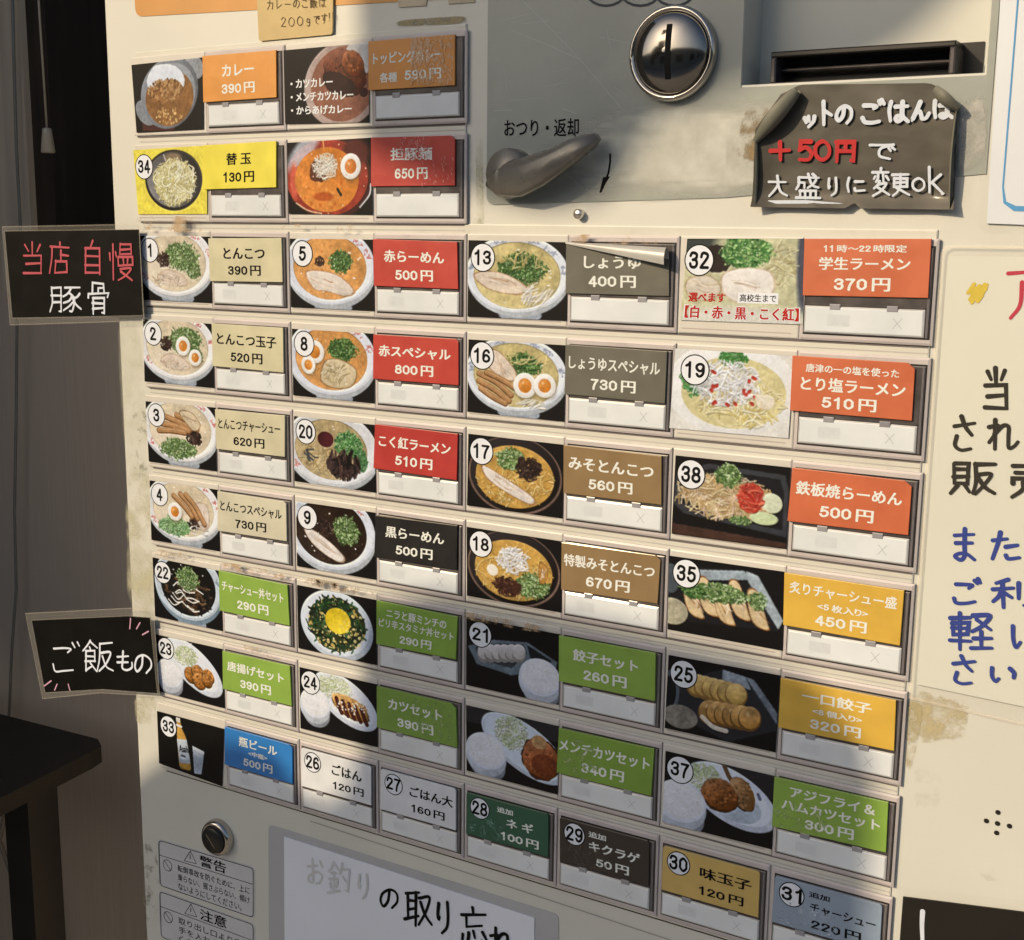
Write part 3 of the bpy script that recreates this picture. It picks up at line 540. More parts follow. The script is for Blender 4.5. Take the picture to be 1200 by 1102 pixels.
def f_set(c, n):
    c.specks()
    if n == 23:
        c.ell(.56, .42, .47, .34, (226, 230, 230), .5, g=(-8, -12)); c.ell(.56, .41, .4, .27, (236, 236, 230), .5); c.cabbage(.44, .26, .18, .16, 90); 
        for x, y, r in ((.52, .56, .1), (.63, .5, .1), (.64, .64, .1), (.78, .52, .09), (.76, .6, .08)): c.fried(x, y, r, r * 1.3, .5, (176, 112, 44))
        c.rice(.19, .64, .29)
    if n == 24:
        c.ell(.6, .38, .44, .34, (222, 228, 232), .45, g=(-8, -12)); c.ell(.6, .37, .38, .28, (236, 236, 232), .45); c.cabbage(.45, .2, .22, .18, 110); c.fried(.66, .46, .25, .16, .3, (206, 152, 74))
        for x in (.52, .6, .68, .76, .84): c.line([(x - .04, .36 + (x - .5) * .3), (x, .5 + (x - .5) * .3), (x + .03, .58 + (x - .5) * .3)], .035, (78, 32, 24))
        c.crumbs(.68, .46, .2, .1, 26, [(246, 240, 226)], .008, .018); c.rice(.2, .54, .28)
    if n == 40:
        c.a[:30] = c.a[:30] * 1.6 + 12; c.ell(.64, .44, .5, .36, (206, 220, 226), .42, g=(-8, -12)); c.ell(.64, .43, .45, .31, (222, 232, 234), .42, nz=.04); c.cabbage(.5, .26, .17, .24, 140); c.fried(.82, .54, .21, .3, .3, (172, 92, 44)); c.ell(.86, .62, .14, .16, (116, 50, 24), al=.7, nz=.3); c.ell(.8, .3, .08, .1, (214, 160, 96), nz=.3); c.rice(.22, .64, .32)
    if n == 37:
        c.a[:40, 70:] = c.a[:40, 70:] * 1.4 + 14; c.ell(.62, .42, .44, .36, (214, 222, 230), .38, g=(-8, -12)); c.ell(.62, .41, .38, .3, (232, 236, 238), .38); c.cabbage(.36, .24, .16, .18, 100); c.ell(.66, .52, .24, .22, (180, 200, 214), .2, nz=.06); c.line([(.55, .02), (.6, .16), (.66, .26)], .03, (110, 76, 46)); c.fried(.72, .34, .1, .24, -.5, (156, 110, 62)); c.fried(.52, .42, .17, .22, .2, (158, 92, 40)); c.line([(.86, .3), (.88, .36)], .02, (80, 110, 160)); c.rice(.16, .66, .34)
    if n == 21:
        c.poly([(.02, .42), (.3, .26), (.66, .2), (.98, .4), (.96, .5), (.5, .72), (.12, .66)], (96, 118, 130), .25); c.poly([(.1, .42), (.34, .3), (.62, .24), (.66, .36), (.5, .62), (.16, .58)], (52, 66, 74), .2); c.poly([(.66, .24), (.92, .4), (.88, .46), (.7, .42)], (24, 30, 34))
        for k in range(6): x = .2 + k * .075; y = .46 - k * .02; c.ell(x, y + .04, .07, .12, (150, 140, 126), .4); c.ell(x, y, .07, .11, (214, 204, 188), .4, nz=.1, g=(-10, -20))
        c.rice(.8, .68, .31)
    if n in (23, 24): c.line([(.34, .02), (.42, .05), (.55, .03)], .01, (225, 225, 220))
def f_chashudon(c, n):
    c.bowl(.52, .34, .5, .62, (30, 26, 22), rim=.8, out=(196, 216, 228), tint=(126, 168, 200), foot=True, nz=.4, pat=((120, 160, 195), [3.6, 4.2, 4.8, 5.4, 6.0]))
    c.ell(.5, .5, .34, .32, (34, 28, 22), rough=.5, nz=.4); c.strands(.52, .52, .34, .3, 70, [(30, 26, 22), (22, 22, 18), (86, 62, 40), (120, 86, 54)], .022, .22)
    for _ in range(15): x = c.r.uniform(.2, .74); y = c.r.uniform(.32, .72); c.line([(x, y), (x + .08, y + c.r.uniform(-.08, .1)), (x + .17, y + c.r.uniform(-.02, .14))], .011, (240, 234, 216))
    c.scallion(.52, .24, .16, .2, 120)
def f_nira(c, n):
    c.specks(); c.ell(.5, .52, .46, .54, (206, 220, 228), .1, g=(-12, -16)); c.ell(.49, .5, .42, .48, (222, 230, 232), .1); c.ell(.5, .5, .36, .42, (52, 58, 30), nz=.3, rough=.2)
    c.crumbs(.5, .5, .36, .42, 210, [(226, 200, 110), (236, 214, 140), (206, 174, 84)], .014, .03); c.strands(.5, .5, .36, .42, 90, [(34, 66, 36), (26, 50, 34), (56, 96, 46), (28, 30, 24)], .016, .14)
    c.ell(.52, .44, .16, .2, (240, 206, 36), g=(10, 14), nz=.05); c.crumbs(.62, .5, .07, .1, 14, [(246, 222, 110)], .01, .02, .7)
def f_curry(c, n):
    c.specks(); c.poly([(.1, .98), (.1, .84), (.6, .96), (.56, 1)], (84, 44, 36)); c.ell(.16, .72, .16, .16, (138, 142, 142), .6); c.ell(.88, .12, .14, .16, (150, 152, 150), .6); c.ell(.52, .46, .42, .5, (116, 124, 130), -.25, g=(-16, -10)); c.ell(.53, .48, .37, .44, (150, 156, 158), -.25); c.ell(.52, .53, .35, .4, (146, 98, 50), -.1, nz=.25)
    c.ell(.48, .28, .27, .24, (226, 230, 230), .1, nz=.06, rough=.15); c.ell(.48, .44, .27, .17, (150, 102, 54), rough=.5, nz=.3); c.crumbs(.47, .42, .25, .16, 130, [(176, 126, 70), (120, 78, 40), (196, 150, 92)], .014, .03); c.crumbs(.5, .78, .2, .12, 50, [(206, 160, 84), (226, 190, 120)], .01, .022, .8); c.crumbs(.5, .65, .3, .26, 40, [(120, 78, 38)], .01, .02, .5)
def f_topping(c, n):
    c.specks(); c.ell(.7, .5, .46, .56, (176, 150, 132), -.2, g=(-16, 0)); c.ell(.7, .5, .38, .48, (150, 92, 66), -.2, nz=.12); c.ell(.92, .14, .2, .24, (214, 206, 190), nz=.08, rough=.3); c.fried(.72, .34, .26, .27, .5, (112, 52, 28)); c.ell(.66, .5, .2, .14, (50, 24, 20), .3, rough=.5, nz=.4); c.fried(.82, .24, .14, .16, .5, (150, 78, 36)); c.ell(.94, .62, .05, .06, (60, 28, 22))
def f_kaedama(c, n):
    c.a[:] = (250, 228, 70); c.ell(.54, .49, .4, .46, (52, 48, 46), g=(10, -10)); c.ell(.54, .48, .37, .42, (92, 88, 82), g=(-40, 25)); c.ell(.54, .16, .12, .08, (140, 116, 84), soft=.5)
    c.ell(.56, .52, .27, .33, (220, 208, 140), nz=.15, rough=.12); c.strands(.56, .52, .28, .34, 200, [(240, 230, 172), (222, 208, 132), (248, 242, 204), (196, 178, 102)], .011, .3, 1.0); c.line([(.42, .1), (.45, .2)], .008, (220, 215, 205))
def f_tantan(c, n):
    c.specks(); c.ell(.5, .52, .5, .56, (70, 34, 28)); c.ell(.47, .5, .49, .52, (168, 56, 38), nz=.2); c.ell(.2, .12, .26, .14, (206, 206, 206), -.7, soft=.5, al=.8); c.ell(.08, .55, .05, .25, (226, 96, 66), soft=.5); c.ell(.82, .18, .16, .18, (96, 40, 32), soft=.4); c.ell(.47, .53, .38, .44, (226, 132, 44), nz=.12, g=(-8, 10))
    c.crumbs(.46, .58, .34, .34, 34, [(206, 104, 30), (236, 158, 70)], .01, .035, .6); c.ell(.43, .76, .12, .06, (196, 88, 28), soft=.4); c.ell(.38, .4, .1, .16, (96, 50, 30), rough=.6, nz=.4); c.strands(.46, .35, .15, .17, 70, [(244, 236, 214), (230, 216, 184)], .01, .26, .9)
    c.egg(.76, .36, .17, -.3, (226, 130, 50)); c.line([(.6, .66), (.64, .74)], .02, (40, 46, 24)); c.line([(.44, 0), (.45, .1)], .012, (230, 150, 80)); c.line([(.1, .85), (.24, .95), (.4, .99)], .012, (236, 206, 150)); c.line([(.86, .9), (.97, .74), (.99, .6)], .012, (226, 226, 220)); c.crumbs(.5, .5, .5, .5, 18, [(240, 196, 150)], .008, .013)
def f_beer(c, n):
    c.a[:] = (16, 15, 15); c.poly([(.29, .02), (.35, .02), (.37, .18), (.44, .34), (.52, .88), (.5, .93), (.36, .95), (.33, .9), (.3, .34), (.31, .2)], (206, 150, 54), .15, g=(-60, 0)); c.poly([(.29, .02), (.35, .02), (.355, .1), (.29, .1)], (226, 220, 200)); c.poly([(.3, .42), (.45, .38), (.5, .72), (.49, .8), (.36, .84), (.33, .76)], (214, 222, 222), .03); c.line([(.3, .16), (.37, .17)], .02, (236, 230, 214))
    c.poly([(.32, .78), (.5, .74), (.51, .8), (.34, .84)], (180, 190, 195), .1); c.poly([(.54, .46), (.72, .5), (.68, .92), (.57, .95)], (206, 216, 220), .05, g=(-40, 50)); c.poly([(.55, .6), (.7, .63), (.67, .9), (.58, .92)], (180, 196, 204), .1); c.poly([(.54, .46), (.72, .5), (.715, .56), (.545, .52)], (240, 242, 240)); c.line([(.37, .7), (.42, .7)], .02, (90, 100, 110))
def picture(mb, quad, d, fn, n, edge_m, seed, bg=(22, 20, 19), thick=0.0009):
    """a laminated photograph: thin card whose face carries the printed colours on a fine grid"""
    c = Cv(bg, seed=seed); fn(c, n)
    g_ = c.a.mean(2, keepdims=True); c.a = g_ + (c.a - g_) * .9; e_ = np.clip(c.a[..., 2] - c.a[..., 0], 0, None) * .3; c.a[..., 2] -= e_; c.a[..., 0] += e_
    L = c.a.mean(2); L = (L + np.roll(L, 1, 0) + np.roll(L, 1, 1) + np.roll(L, -1, 0) + np.roll(L, -1, 1)) / 5
    hi_ = L - np.roll(np.roll(L, 2, 0), 1, 1); k_ = np.clip(L / 110, .15, 1) * np.clip((262 - L) / 95, .12, 1)
    tex = (c.noise(46) - .5) * .16 + (c.noise(24) - .5) * .12 + (c.noise(9) - .5) * .12
    c.a = c.a * (1 + tex * k_)[..., None] + (hi_ * .22)[..., None]
    B = (c.a + np.roll(c.a, 1, 0) + np.roll(c.a, -1, 0) + np.roll(c.a, 1, 1) + np.roll(c.a, -1, 1)) / 5; B[0], B[-1], B[:, 0], B[:, -1] = c.a[0], c.a[-1], c.a[:, 0], c.a[:, -1]
    c.a = B * .55 + c.a * .45
    px = np.clip(c.a, 0, 255) / 255; px = np.where(px <= .04045, px / 12.92, ((px + .055) / 1.055) ** 2.4) / np.asarray(ILL); px = np.clip(px - .003, 0.0025, .86)
    mb.prism(quad, d - thick, d - 0.00015, edge_m)
    vs = [PT(*bil(quad, x, y), d) for y in np.linspace(0, 1, c.h) for x in np.linspace(0, 1, c.w)]
    fs = [(j * c.w + i, j * c.w + i + 1, (j + 1) * c.w + i + 1, (j + 1) * c.w + i) for j in range(c.h - 1) for i in range(c.w - 1)]
    off = len(mb.v); mb.add(vs, fs, print_mat()); return (off, px.reshape(-1, 3))
def set_ink(o, off, px):
    at_ = o.data.attributes.new('ink', 'FLOAT_COLOR', 'POINT'); a = np.ones((len(o.data.vertices), 4), np.float32); a[off:off + len(px), :3] = px
    at_.data.foreach_set('color', a.ravel())

# ------------------------------------------------------------------ materials of the place
paint = mat('cream_paint', S(232, 222, 193), 0.42, 0.02, 14, bump=0.06, bscale=700, dirt=(S(202, 188, 152), 0.35, 9))
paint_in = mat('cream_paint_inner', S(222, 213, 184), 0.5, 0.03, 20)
rail_m = mat('cream_plastic', S(234, 222, 190), 0.4, 0.03, 25, dirt=(S(190, 170, 140), 0.4, 40))
hous_m = mat('mauve_plastic', S(214, 197, 178), 0.42, 0.04, 40, dirt=(S(160, 140, 130), 0.4, 60))
plate_m = mat('cream_holder_plastic', S(232, 218, 190), 0.4, 0.03, 40, dirt=(S(200, 180, 150), 0.35, 70))
seam_m = mat('dark_seam', (0.03, 0.026, 0.024), 0.7)
frame_m = mat('smoked_plastic', S(86, 77, 70), 0.32, 0.2, 120, coat=0.1)
dark_m = mat('black_plastic', (0.012, 0.012, 0.012), 0.3, 0.1)
bar_m = mat('milky_plastic', S(246, 242, 224), 0.22, 0.05, 35, coat=0.4, bump=0.15, bscale=150)
clear_m = mat('clear_edge_plastic', S(200, 193, 176), 0.3, 0.1, 80, coat=0.15); bar_dim = mat('grey_smudge', S(230, 226, 210), 0.3, 0.02, 300)
pencil_m = ink((190, 186, 176)); tab_m = mat('grey_clip_plastic', S(170, 162, 152), 0.25, 0.1)
metal_sheet = mat('grey_film', S(172, 170, 148), 0.3, 0.05, 16, bump=0.1, bscale=120, coat=0.2, dirt=(S(196, 190, 164), 0.5, 22))
chrome = mat('chrome', (0.50, 0.48, 0.45), 0.07, 0.02, 50, metal=1.0); chrome_d = mat('dark_chrome', (0.27, 0.26, 0.245), 0.1, 0.1, 60, metal=1.0)
lever_m = mat('olive_grey_plastic', S(126, 116, 96), 0.26, 0.08, 60, bump=0.08, bscale=300, coat=0.3)
INK = ink((20, 19, 18)); WHITE_INK = ink((250, 244, 226)); white_card = card_mat((246, 242, 226)); badge_m = mat('badge_white', S(248, 244, 232), .4, .02, 100)

# ------------------------------------------------------------------ the ground and the shop round the machine
def top(mb, name, label=None, cat=None, k=None):
    o = mb.build(name)
    if label: o['label'] = label; o['category'] = cat
    if k: o['kind'] = k
    return o
g = MB(); g.box((-60, -60, -0.2), (60, 60, 0), mat('street_ground', (0.30, 0.285, 0.26), 0.9, 0.15, 3, bump=0.3, bscale=60)); top(g, 'ground', k='structure')
board = mat('grey_board', (0.50, 0.435, 0.365), 0.5, 0.04, 6, stretch=(45, 45, 1.2), bump=0.1, bscale=20)
strip_m = mat('pale_panel', (0.50, 0.44, 0.36), 0.55, 0.12, 6, stretch=(14, 14, 0.6))
brown_m = mat('dark_brown_frame', (0.020, 0.014, 0.011), 0.5, 0.25, 10, stretch=(12, 12, 0.8))
wall = thing('board_wall', 'grey wood-grain board wall with a dark opening in the shade behind the machine', 'wall', (-0.45, 0.3, 0))
b = MB(); b.box((-0.66, 0.3, 0), (0.9, 0.34, 1.43), board); b.build('lower_board', wall)
b = MB(); b.box((-0.66, 0.3, 1.43), (-0.465, 0.34, 2.4), strip_m); b.box((-0.469, 0.292, 1.43), (-0.463, 0.3, 2.4), strip_m); b.build('upper_panel', wall)
b = MB(); b.box((-0.463, 0.30, 1.43), (-0.435, 0.40, 2.4), brown_m); b.box((-0.435, 0.30, 1.41), (0.9, 0.42, 1.43), brown_m); b.build('door_frame', wall)
b = MB()
for x in (-0.38, -0.30): b.box((x, 0.62, 1.2), (x + 0.03, 0.66, 2.4), brown_m)
b.box((-1.2, 0.9, 0.9), (0.9, 0.94, 2.4), mat('dark_interior', (0.008, 0.006, 0.005), 0.8)); b.box((-0.66, 0.34, 2.36), (0.9, 0.94, 2.4), brown_m); b.build('dark_interior', wall)
b = MB(); b.box((-0.70, -0.62, 0), (-0.66, 0.94, 2.6), mat('side_plaster', (0.34, 0.31, 0.27), 0.9, 0.12, 8, bump=0.3, bscale=90))
tag(b.build('shading_partition'), 'brown plastered partition wall added out of view to shade the board wall', 'wall')  # unseen wall, added to keep the sun off the background at left

tb = thing('black_table', 'black table with rounded corner standing left of the machine in shade', 'table', (-0.5, 0.1, 0))
tabm = mat('black_tabletop', (0.012, 0.011, 0.010), 0.55, 0.2, 30); edge_m = mat('worn_table_edge', (0.017, 0.014, 0.011), 0.6, 0.3, 40)
oc = [(-0.65, 0.205), (-0.322, 0.222), (-0.306, 0.212), (-0.302, 0.196), (-0.285, 0.03), (-0.31, -0.06), (-0.65, -0.08)]
def slab(mb, oc, z0, z1, m, m2):
    n = len(oc); vs = [Vector((x, y, z0)) for x, y in oc] + [Vector((x, y, z1)) for x, y in oc]
    mb.add(vs, [tuple(range(n, 2 * n)), tuple(range(n - 1, -1, -1))], m); mb.add(vs, [(i, (i + 1) % n, n + (i + 1) % n, n + i) for i in range(n)], m2)
b = MB(); slab(b, oc, 0.983, 1.0, tabm, edge_m); b.build('table_top', tb)
for x, y in ((-0.375, 0.15), (-0.62, 0.15), (-0.62, -0.03)):
    b = MB(); b.box((x, y, 0), (x + 0.035, y + 0.035, 0.983), dark_m); b.build('leg', tb)

b = MB(); cm = mat('grey_cable', (0.17, 0.175, 0.17), 0.5)
pts = [at(*p, 0.285) for p in ((14, -30), (16, 60), (19, 170), (24, 270), (20, 372), (19, 480), (17, 600), (19, 690), (14, 760), (10, 850))]
b.tube(pts, 0.0016, cm); tag(b.build('power_cable'), 'thin pale cable running down the grey board wall', 'cable')
b = MB(); pts = [at(*p, 0.26) for p in ((2, 935), (6, 955), (-1, 985), (12, 1020), (28, 1060), (50, 1112), (62, 1150))]
b.tube([Vector(p) for p in pts], 0.0028, mat('white_cable', (0.22, 0.20, 0.17), 0.5)); tag(b.build('loose_cable'), 'thick white cable sagging under the black table', 'cable')
pc = thing('pull_cord', 'white pull cord with a tapered plastic knob hanging before the dark opening', 'pull cord', tuple(at(55, 150, 0.2)))
pm = mat('ivory_plastic', (0.34, 0.32, 0.28), 0.4)
k0 = at(55, 151, 0.2); b = MB(); b.tube([k0 + Vector((-0.009, 0, 0.35)), k0 + Vector((-0.002, 0, 0.12)), k0], 0.0010, pm); b.build('cord', pc)
b = MB(); b.tube([k0 + Vector((0, 0, .001)), k0, k0 - Vector((0, 0, .004)), k0 - Vector((0, 0, .020)), k0 - Vector((0, 0, .021))], [.001, .0040, .0044, .0062, .0056], pm, 16); b.build('knob', pc)

hw = thing('house_front', 'low grey house front across the street from the machine', 'house', (0, -10, 0))
b = MB(); b.box((-22, -10.4, 0), (22, -10, 3.5), mat('house_plaster', (0.36, 0.33, 0.28), 0.9, 0.12, 3)); b.build('wall', hw)
for x in (-9, -5.5, -2, 1.5, 5, 8.5):
    b = MB(); b.box((x, -10.02, 0.9), (x + 1.6, -9.98, 2.3), mat('window_glass', (0.02, 0.022, 0.025), 0.1)); b.build('window', hw)
# added out-of-view panels, cut to the outlines of the two big soft shadows
def caster(name, pxs, dist, thick, m, label, cat):
    n = len(pxs); P = [at(*p, 0) - SUN_DIR * dist for p in pxs]; Q = [p + Vector((0, thick, 0)) for p in P]
    y0 = P[0].y; b = MB(); b.add(P + Q, [tuple(range(n)), tuple(range(2 * n - 1, n - 1, -1))] + [(i, (i + 1) % n, n + (i + 1) % n, n + i) for i in range(n)], m)
    return tag(b.build(name), label, cat)
caster_m = mat('upper_caster_dark', (0.05, 0.045, 0.06), 0.9, 0.2, 12)
caster('upper_shadow_caster', [(425, -420), (432, 0), (437, 100), (446, 185), (500, 212), (545, 226), (640, 247), (700, 240), (738, 205), (765, 150), (850, 110), (905, 78), (1025, 0), (1190, -160), (1190, -420)], 2.3, 0.015, caster_m, 'dark panel added out of view to throw the upper soft shadow', 'shadow caster')
caster('lower_shadow_caster', [(40, 965), (165, 938), (215, 903), (290, 893), (345, 908), (368, 950), (400, 968), (428, 955), (440, 920), (442, 860), (444, 800), (441, 765), (462, 728), (540, 718), (640, 736), (770, 764), (900, 796), (985, 832), (1022, 880), (1032, 960), (1022, 1060), (1015, 1500), (0, 1500)], 2.1, 0.02, mat('lower_caster_dark', (0.06, 0.05, 0.04), 0.7, 0.2, 10), 'dark panel added out of view to throw the lower soft shadow', 'board')

# ------------------------------------------------------------------ the ticket machine: cabinet, plates, slots
TM = thing('ticket_machine', 'cream meal ticket vending machine with rows of photo menu buttons', 'ticket machine', (0.3, 0, 0))
U0, U1, VT, VB = -0.195, 5.35, -5.2, 22.0                    # cabinet extents on the panel
RU0, RU1, RV0, RV1 = 3.222, 4.108, -3.2, -1.232              # bill recess
b = MB(); ch = 0.0025
def front(u0, v0, u1, v1): b.add([PT(u0, v0), PT(u1, v0), PT(u1, v1), PT(u0, v1)], [(0, 1, 2, 3)], paint)
eu = ch / UW
front(U0 + eu, VT, RU0, VB); front(RU0, RV1, RU1, VB); front(RU1, VT, U1, VB); front(RU0, VT, RU1, RV0)
x0, x1, zt, zb = U0 * UW, U1 * UW, Z0 - VT * PV, Z0 - VB * PV
b.add([Vector(p) for p in ((x0, ch, zb), (x0 + ch * .3, ch * .3, zb), (x0 + ch, 0, zb), (x0 + ch, 0, zt), (x0 + ch * .3, ch * .3, zt), (x0, ch, zt), (x0, .27, zb), (x0, .27, zt))], [(0, 1, 4, 5), (1, 2, 3, 4), (6, 0, 5, 7)], paint)
b.add([Vector(p) for p in ((x1, 0, zb), (x1, .27, zb), (x1, .27, zt), (x1, 0, zt), (x0, .27, zt), (x0 + ch, 0, zt), (x0, .27, zb))], [(0, 1, 2, 3), (3, 2, 4, 5), (1, 6, 4, 2)], paint)
b.build('cabinet', TM)
RD = 0.024                                                   # recess depth
b = MB(); c4 = [(RU0, RV0), (RU1, RV0), (RU1, RV1), (RU0, RV1)]
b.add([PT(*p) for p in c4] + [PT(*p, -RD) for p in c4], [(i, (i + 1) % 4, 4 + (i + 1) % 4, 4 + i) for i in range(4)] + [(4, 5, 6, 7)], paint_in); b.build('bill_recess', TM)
bs = MB(); su0, su1, sv0, sv1 = 3.315, 3.99, -1.52, -1.25
bs.rect(su0 - .02, sv0 - .02, su1 + .07, RV1 - .001, -RD, -RD + .0008, dark_m)
def blk(mb, u0, v0, u1, v1, d0, d1, m, ch=0.0006): mb.rect(u0, v0, u1, v1, d0, d1, m, ch)
blk(bs, su0, sv0, su1, sv0 + .05, -RD + .0008, -.006, dark_m); blk(bs, su0, sv0 + .27, su1, sv0 + .37, -RD + .0008, -.004, frame_m); blk(bs, su0, sv0 + .05, su0 + .02, sv0 + .27, -RD + .0008, -.006, frame_m); blk(bs, su1 - .02, sv0 + .05, su1, sv0 + .27, -RD + .0008, -.006, frame_m)
blk(bs, su0 + .02, sv0 + .13, su1 - .02, sv0 + .16, -RD + .0008, -.014, frame_m)
bs.build('bill_slot', TM)

def rpoly(pts, r, corners):                                  # round the listed corners of an outline
    out = []; n = len(pts)
    for i, p in enumerate(pts):
        if i not in corners: out.append(p); continue
        a, c = pts[i - 1], pts[(i + 1) % n]; ru, rv = r / UW, r / PV
        def stepto(q): 
            du, dv = q[0] - p[0], q[1] - p[1]; L = math.hypot(du * UW, dv * PV); return (p[0] + du / L * r, p[1] + dv / L * r)
        s, e = stepto(a), stepto(c)
        for k in range(7):
            t = k / 6; out.append(tuple((1 - t) ** 2 * s[j] + 2 * t * (1 - t) * p[j] + t * t * e[j] for j in (0, 1)))
    return out
pl = [(2.09, -4.2), (2.09, -.19), (3.18, -.25), (4.135, -.43), (4.135, -4.2), (RU1 + .002, -4.2), (RU1 + .002, RV1 + .02), (RU0 - .002, RV1 + .02), (RU0 - .002, -4.2)]
b = MB(); b.prism(rpoly(pl, .0055, {1}), 0, 0.0006, metal_sheet)
q = pxq((591, 139), (680, 137), (680, 162), (591, 162)); text(b, q, 0.0008, 'おつり・返却', .5, .5, .98, .86, INK, .012)
strokes(b, [[(715, 180), (715, 190), (713, 203), (709, 214), (704, 225)]], 0.0008, .0011, INK)
q2 = [uv(716, 207), uv(703, 227), uv(707.5, 208)]; b.add([PT(*p, .00085) for p in q2], [(0, 1, 2)], INK)
for pts in ([(612, 0), (640, 28), (680, 70), (728, 127)], [(578, 130), (600, 129)], [(680, 70), (640, 52), (600, 36)]): strokes(b, [pts], 0.0007, .0002, mat('scratch', S(206, 202, 190), .3))
strokes(b, [[(710 + 24 * math.cos(t) + k * 40, -12 + 19 * math.sin(t)) for t in np.linspace(.2, 2.9, 9)] for k in range(3)], .0008, .0012, ink((92, 90, 86)))
rs_ = random.Random(4)
for _ in range(26):
    x, y, a, L = rs_.uniform(585, 850), rs_.uniform(15, 225), rs_.uniform(-.6, 1.5), rs_.uniform(6, 40); strokes(b, [[(x, y), (x + L * math.cos(a), y + L * math.sin(a))]], .0007, rs_.uniform(.00008, .0002), mat('scratch', S(206, 202, 190), .3))
b.build('payment_plate', TM)

# coin slot: flange, bright ring, dome, slit
cc = PT(2.944, -1.535)
b = MB(); b.lathe(cc, [(.0226, .0006), (.0226, .003), (.0222, .0052), (.0212, .0062), (.0203, .006), (.0196, .0054), (.0192, .005)], chrome); cs = b.build('coin_slot', TM)
b = MB(); b.lathe(cc, [(.0193, .0048)] + [(.0192 * math.cos(t), .0048 + .0062 * math.sin(t)) for t in np.linspace(.05, 1.55, 12)], chrome_d, 48); b.build('dome', cs)
b = MB(); P = []
for z in np.linspace(-.0128, .0128, 11):
    k = math.sqrt(max(0, 1 - (z / .0192) ** 2)); P.append((z, .0048 + .0062 * k))
vs = [Vector((cc.x + .0008 + sx * .0014, -(d + .0003), cc.z + z)) for z, d in P for sx in (-1, 1)]
b.add(vs, [(2 * i, 2 * i + 1, 2 * i + 3, 2 * i + 2) for i in range(10)], mat('slit', (.002, .002, .002), .9)); b.build('coin_opening', cs)
# return lever
b = MB(); hc = at(603, 204, 0); b.lathe(hc, [(.0130, .0006), (.0130, .008), (.0118, .0098), (0.0, .0100)], lever_m, 32)
secs = [((584, 206), 15, .0105), ((597, 211), 21, .013), ((620, 209), 23, .0165), ((645, 201), 20, .0195), ((668, 190), 16, .0205), ((690, 176), 13, .020), ((704, 167), 9.5, .0185), ((711, 162), 5, .017)]
vs = []; fs = []; nk = 14
for i, ((x, y), hw, dp) in enumerate(secs):
    a = secs[max(0, i - 1)][0]; c = secs[min(len(secs) - 1, i + 1)][0]; t = Vector((c[0] - a[0], c[1] - a[1])).normalized(); nn = Vector((-t.y, t.x))
    for k in range(nk):
        q = 2 * math.pi * k / nk; sgp = lambda a, e: math.copysign(abs(a) ** e, a); off = sgp(math.cos(q), .62); dd = max(.0045, dp - .0065) + sgp(math.sin(q + .25), .7) * .0056 * (1 if i < len(secs) - 1 else .6)
        d_ = dd + .003; w = uv(x - 1 + nn.x * hw * off, y + nn.y * hw * off); vs.append(PT(*w, d_ - .004))
for i in range(len(secs) - 1):
    for k in range(nk): fs.append((i * nk + k, i * nk + (k + 1) % nk, (i + 1) * nk + (k + 1) % nk, (i + 1) * nk + k))
fs += [tuple(range(nk)), tuple(range((len(secs) - 1) * nk, len(secs) * nk))]; b.add(vs, fs, lever_m, True)
b.build('return_lever', TM)
b = MB(); b.lathe(PT(2.545, -.10), [(.0026, 0), (.0026, .0036), (.0021, .0042), (0, .0043)], mat('rivet_metal', (.75, .72, .66), .2, metal=.9), 20); b.build('rivet', TM)
# orange title band at the top
b = MB(); ob = mat('orange_band', S(222, 150, 60), .4, .05, 30, coat=.2)
b.prism(rpoly([(.03, -4.4), (.03, -2.36), (2.06, -2.20), (2.06, -4.4)], .006, {1}), 0, .0004, ob)
for pts in ((466, -8, 502, -8, 500, 7, 468, 9), (526, -8, 556, -8, 557, 3, 526, 5)):
    q = [uv(pts[i], pts[i + 1]) for i in range(0, 8, 2)]; b.prism(q, .0004, .0007, mat('torn_tape', S(214, 190, 150), .5, .1, 80))
b.build('title_band', TM)

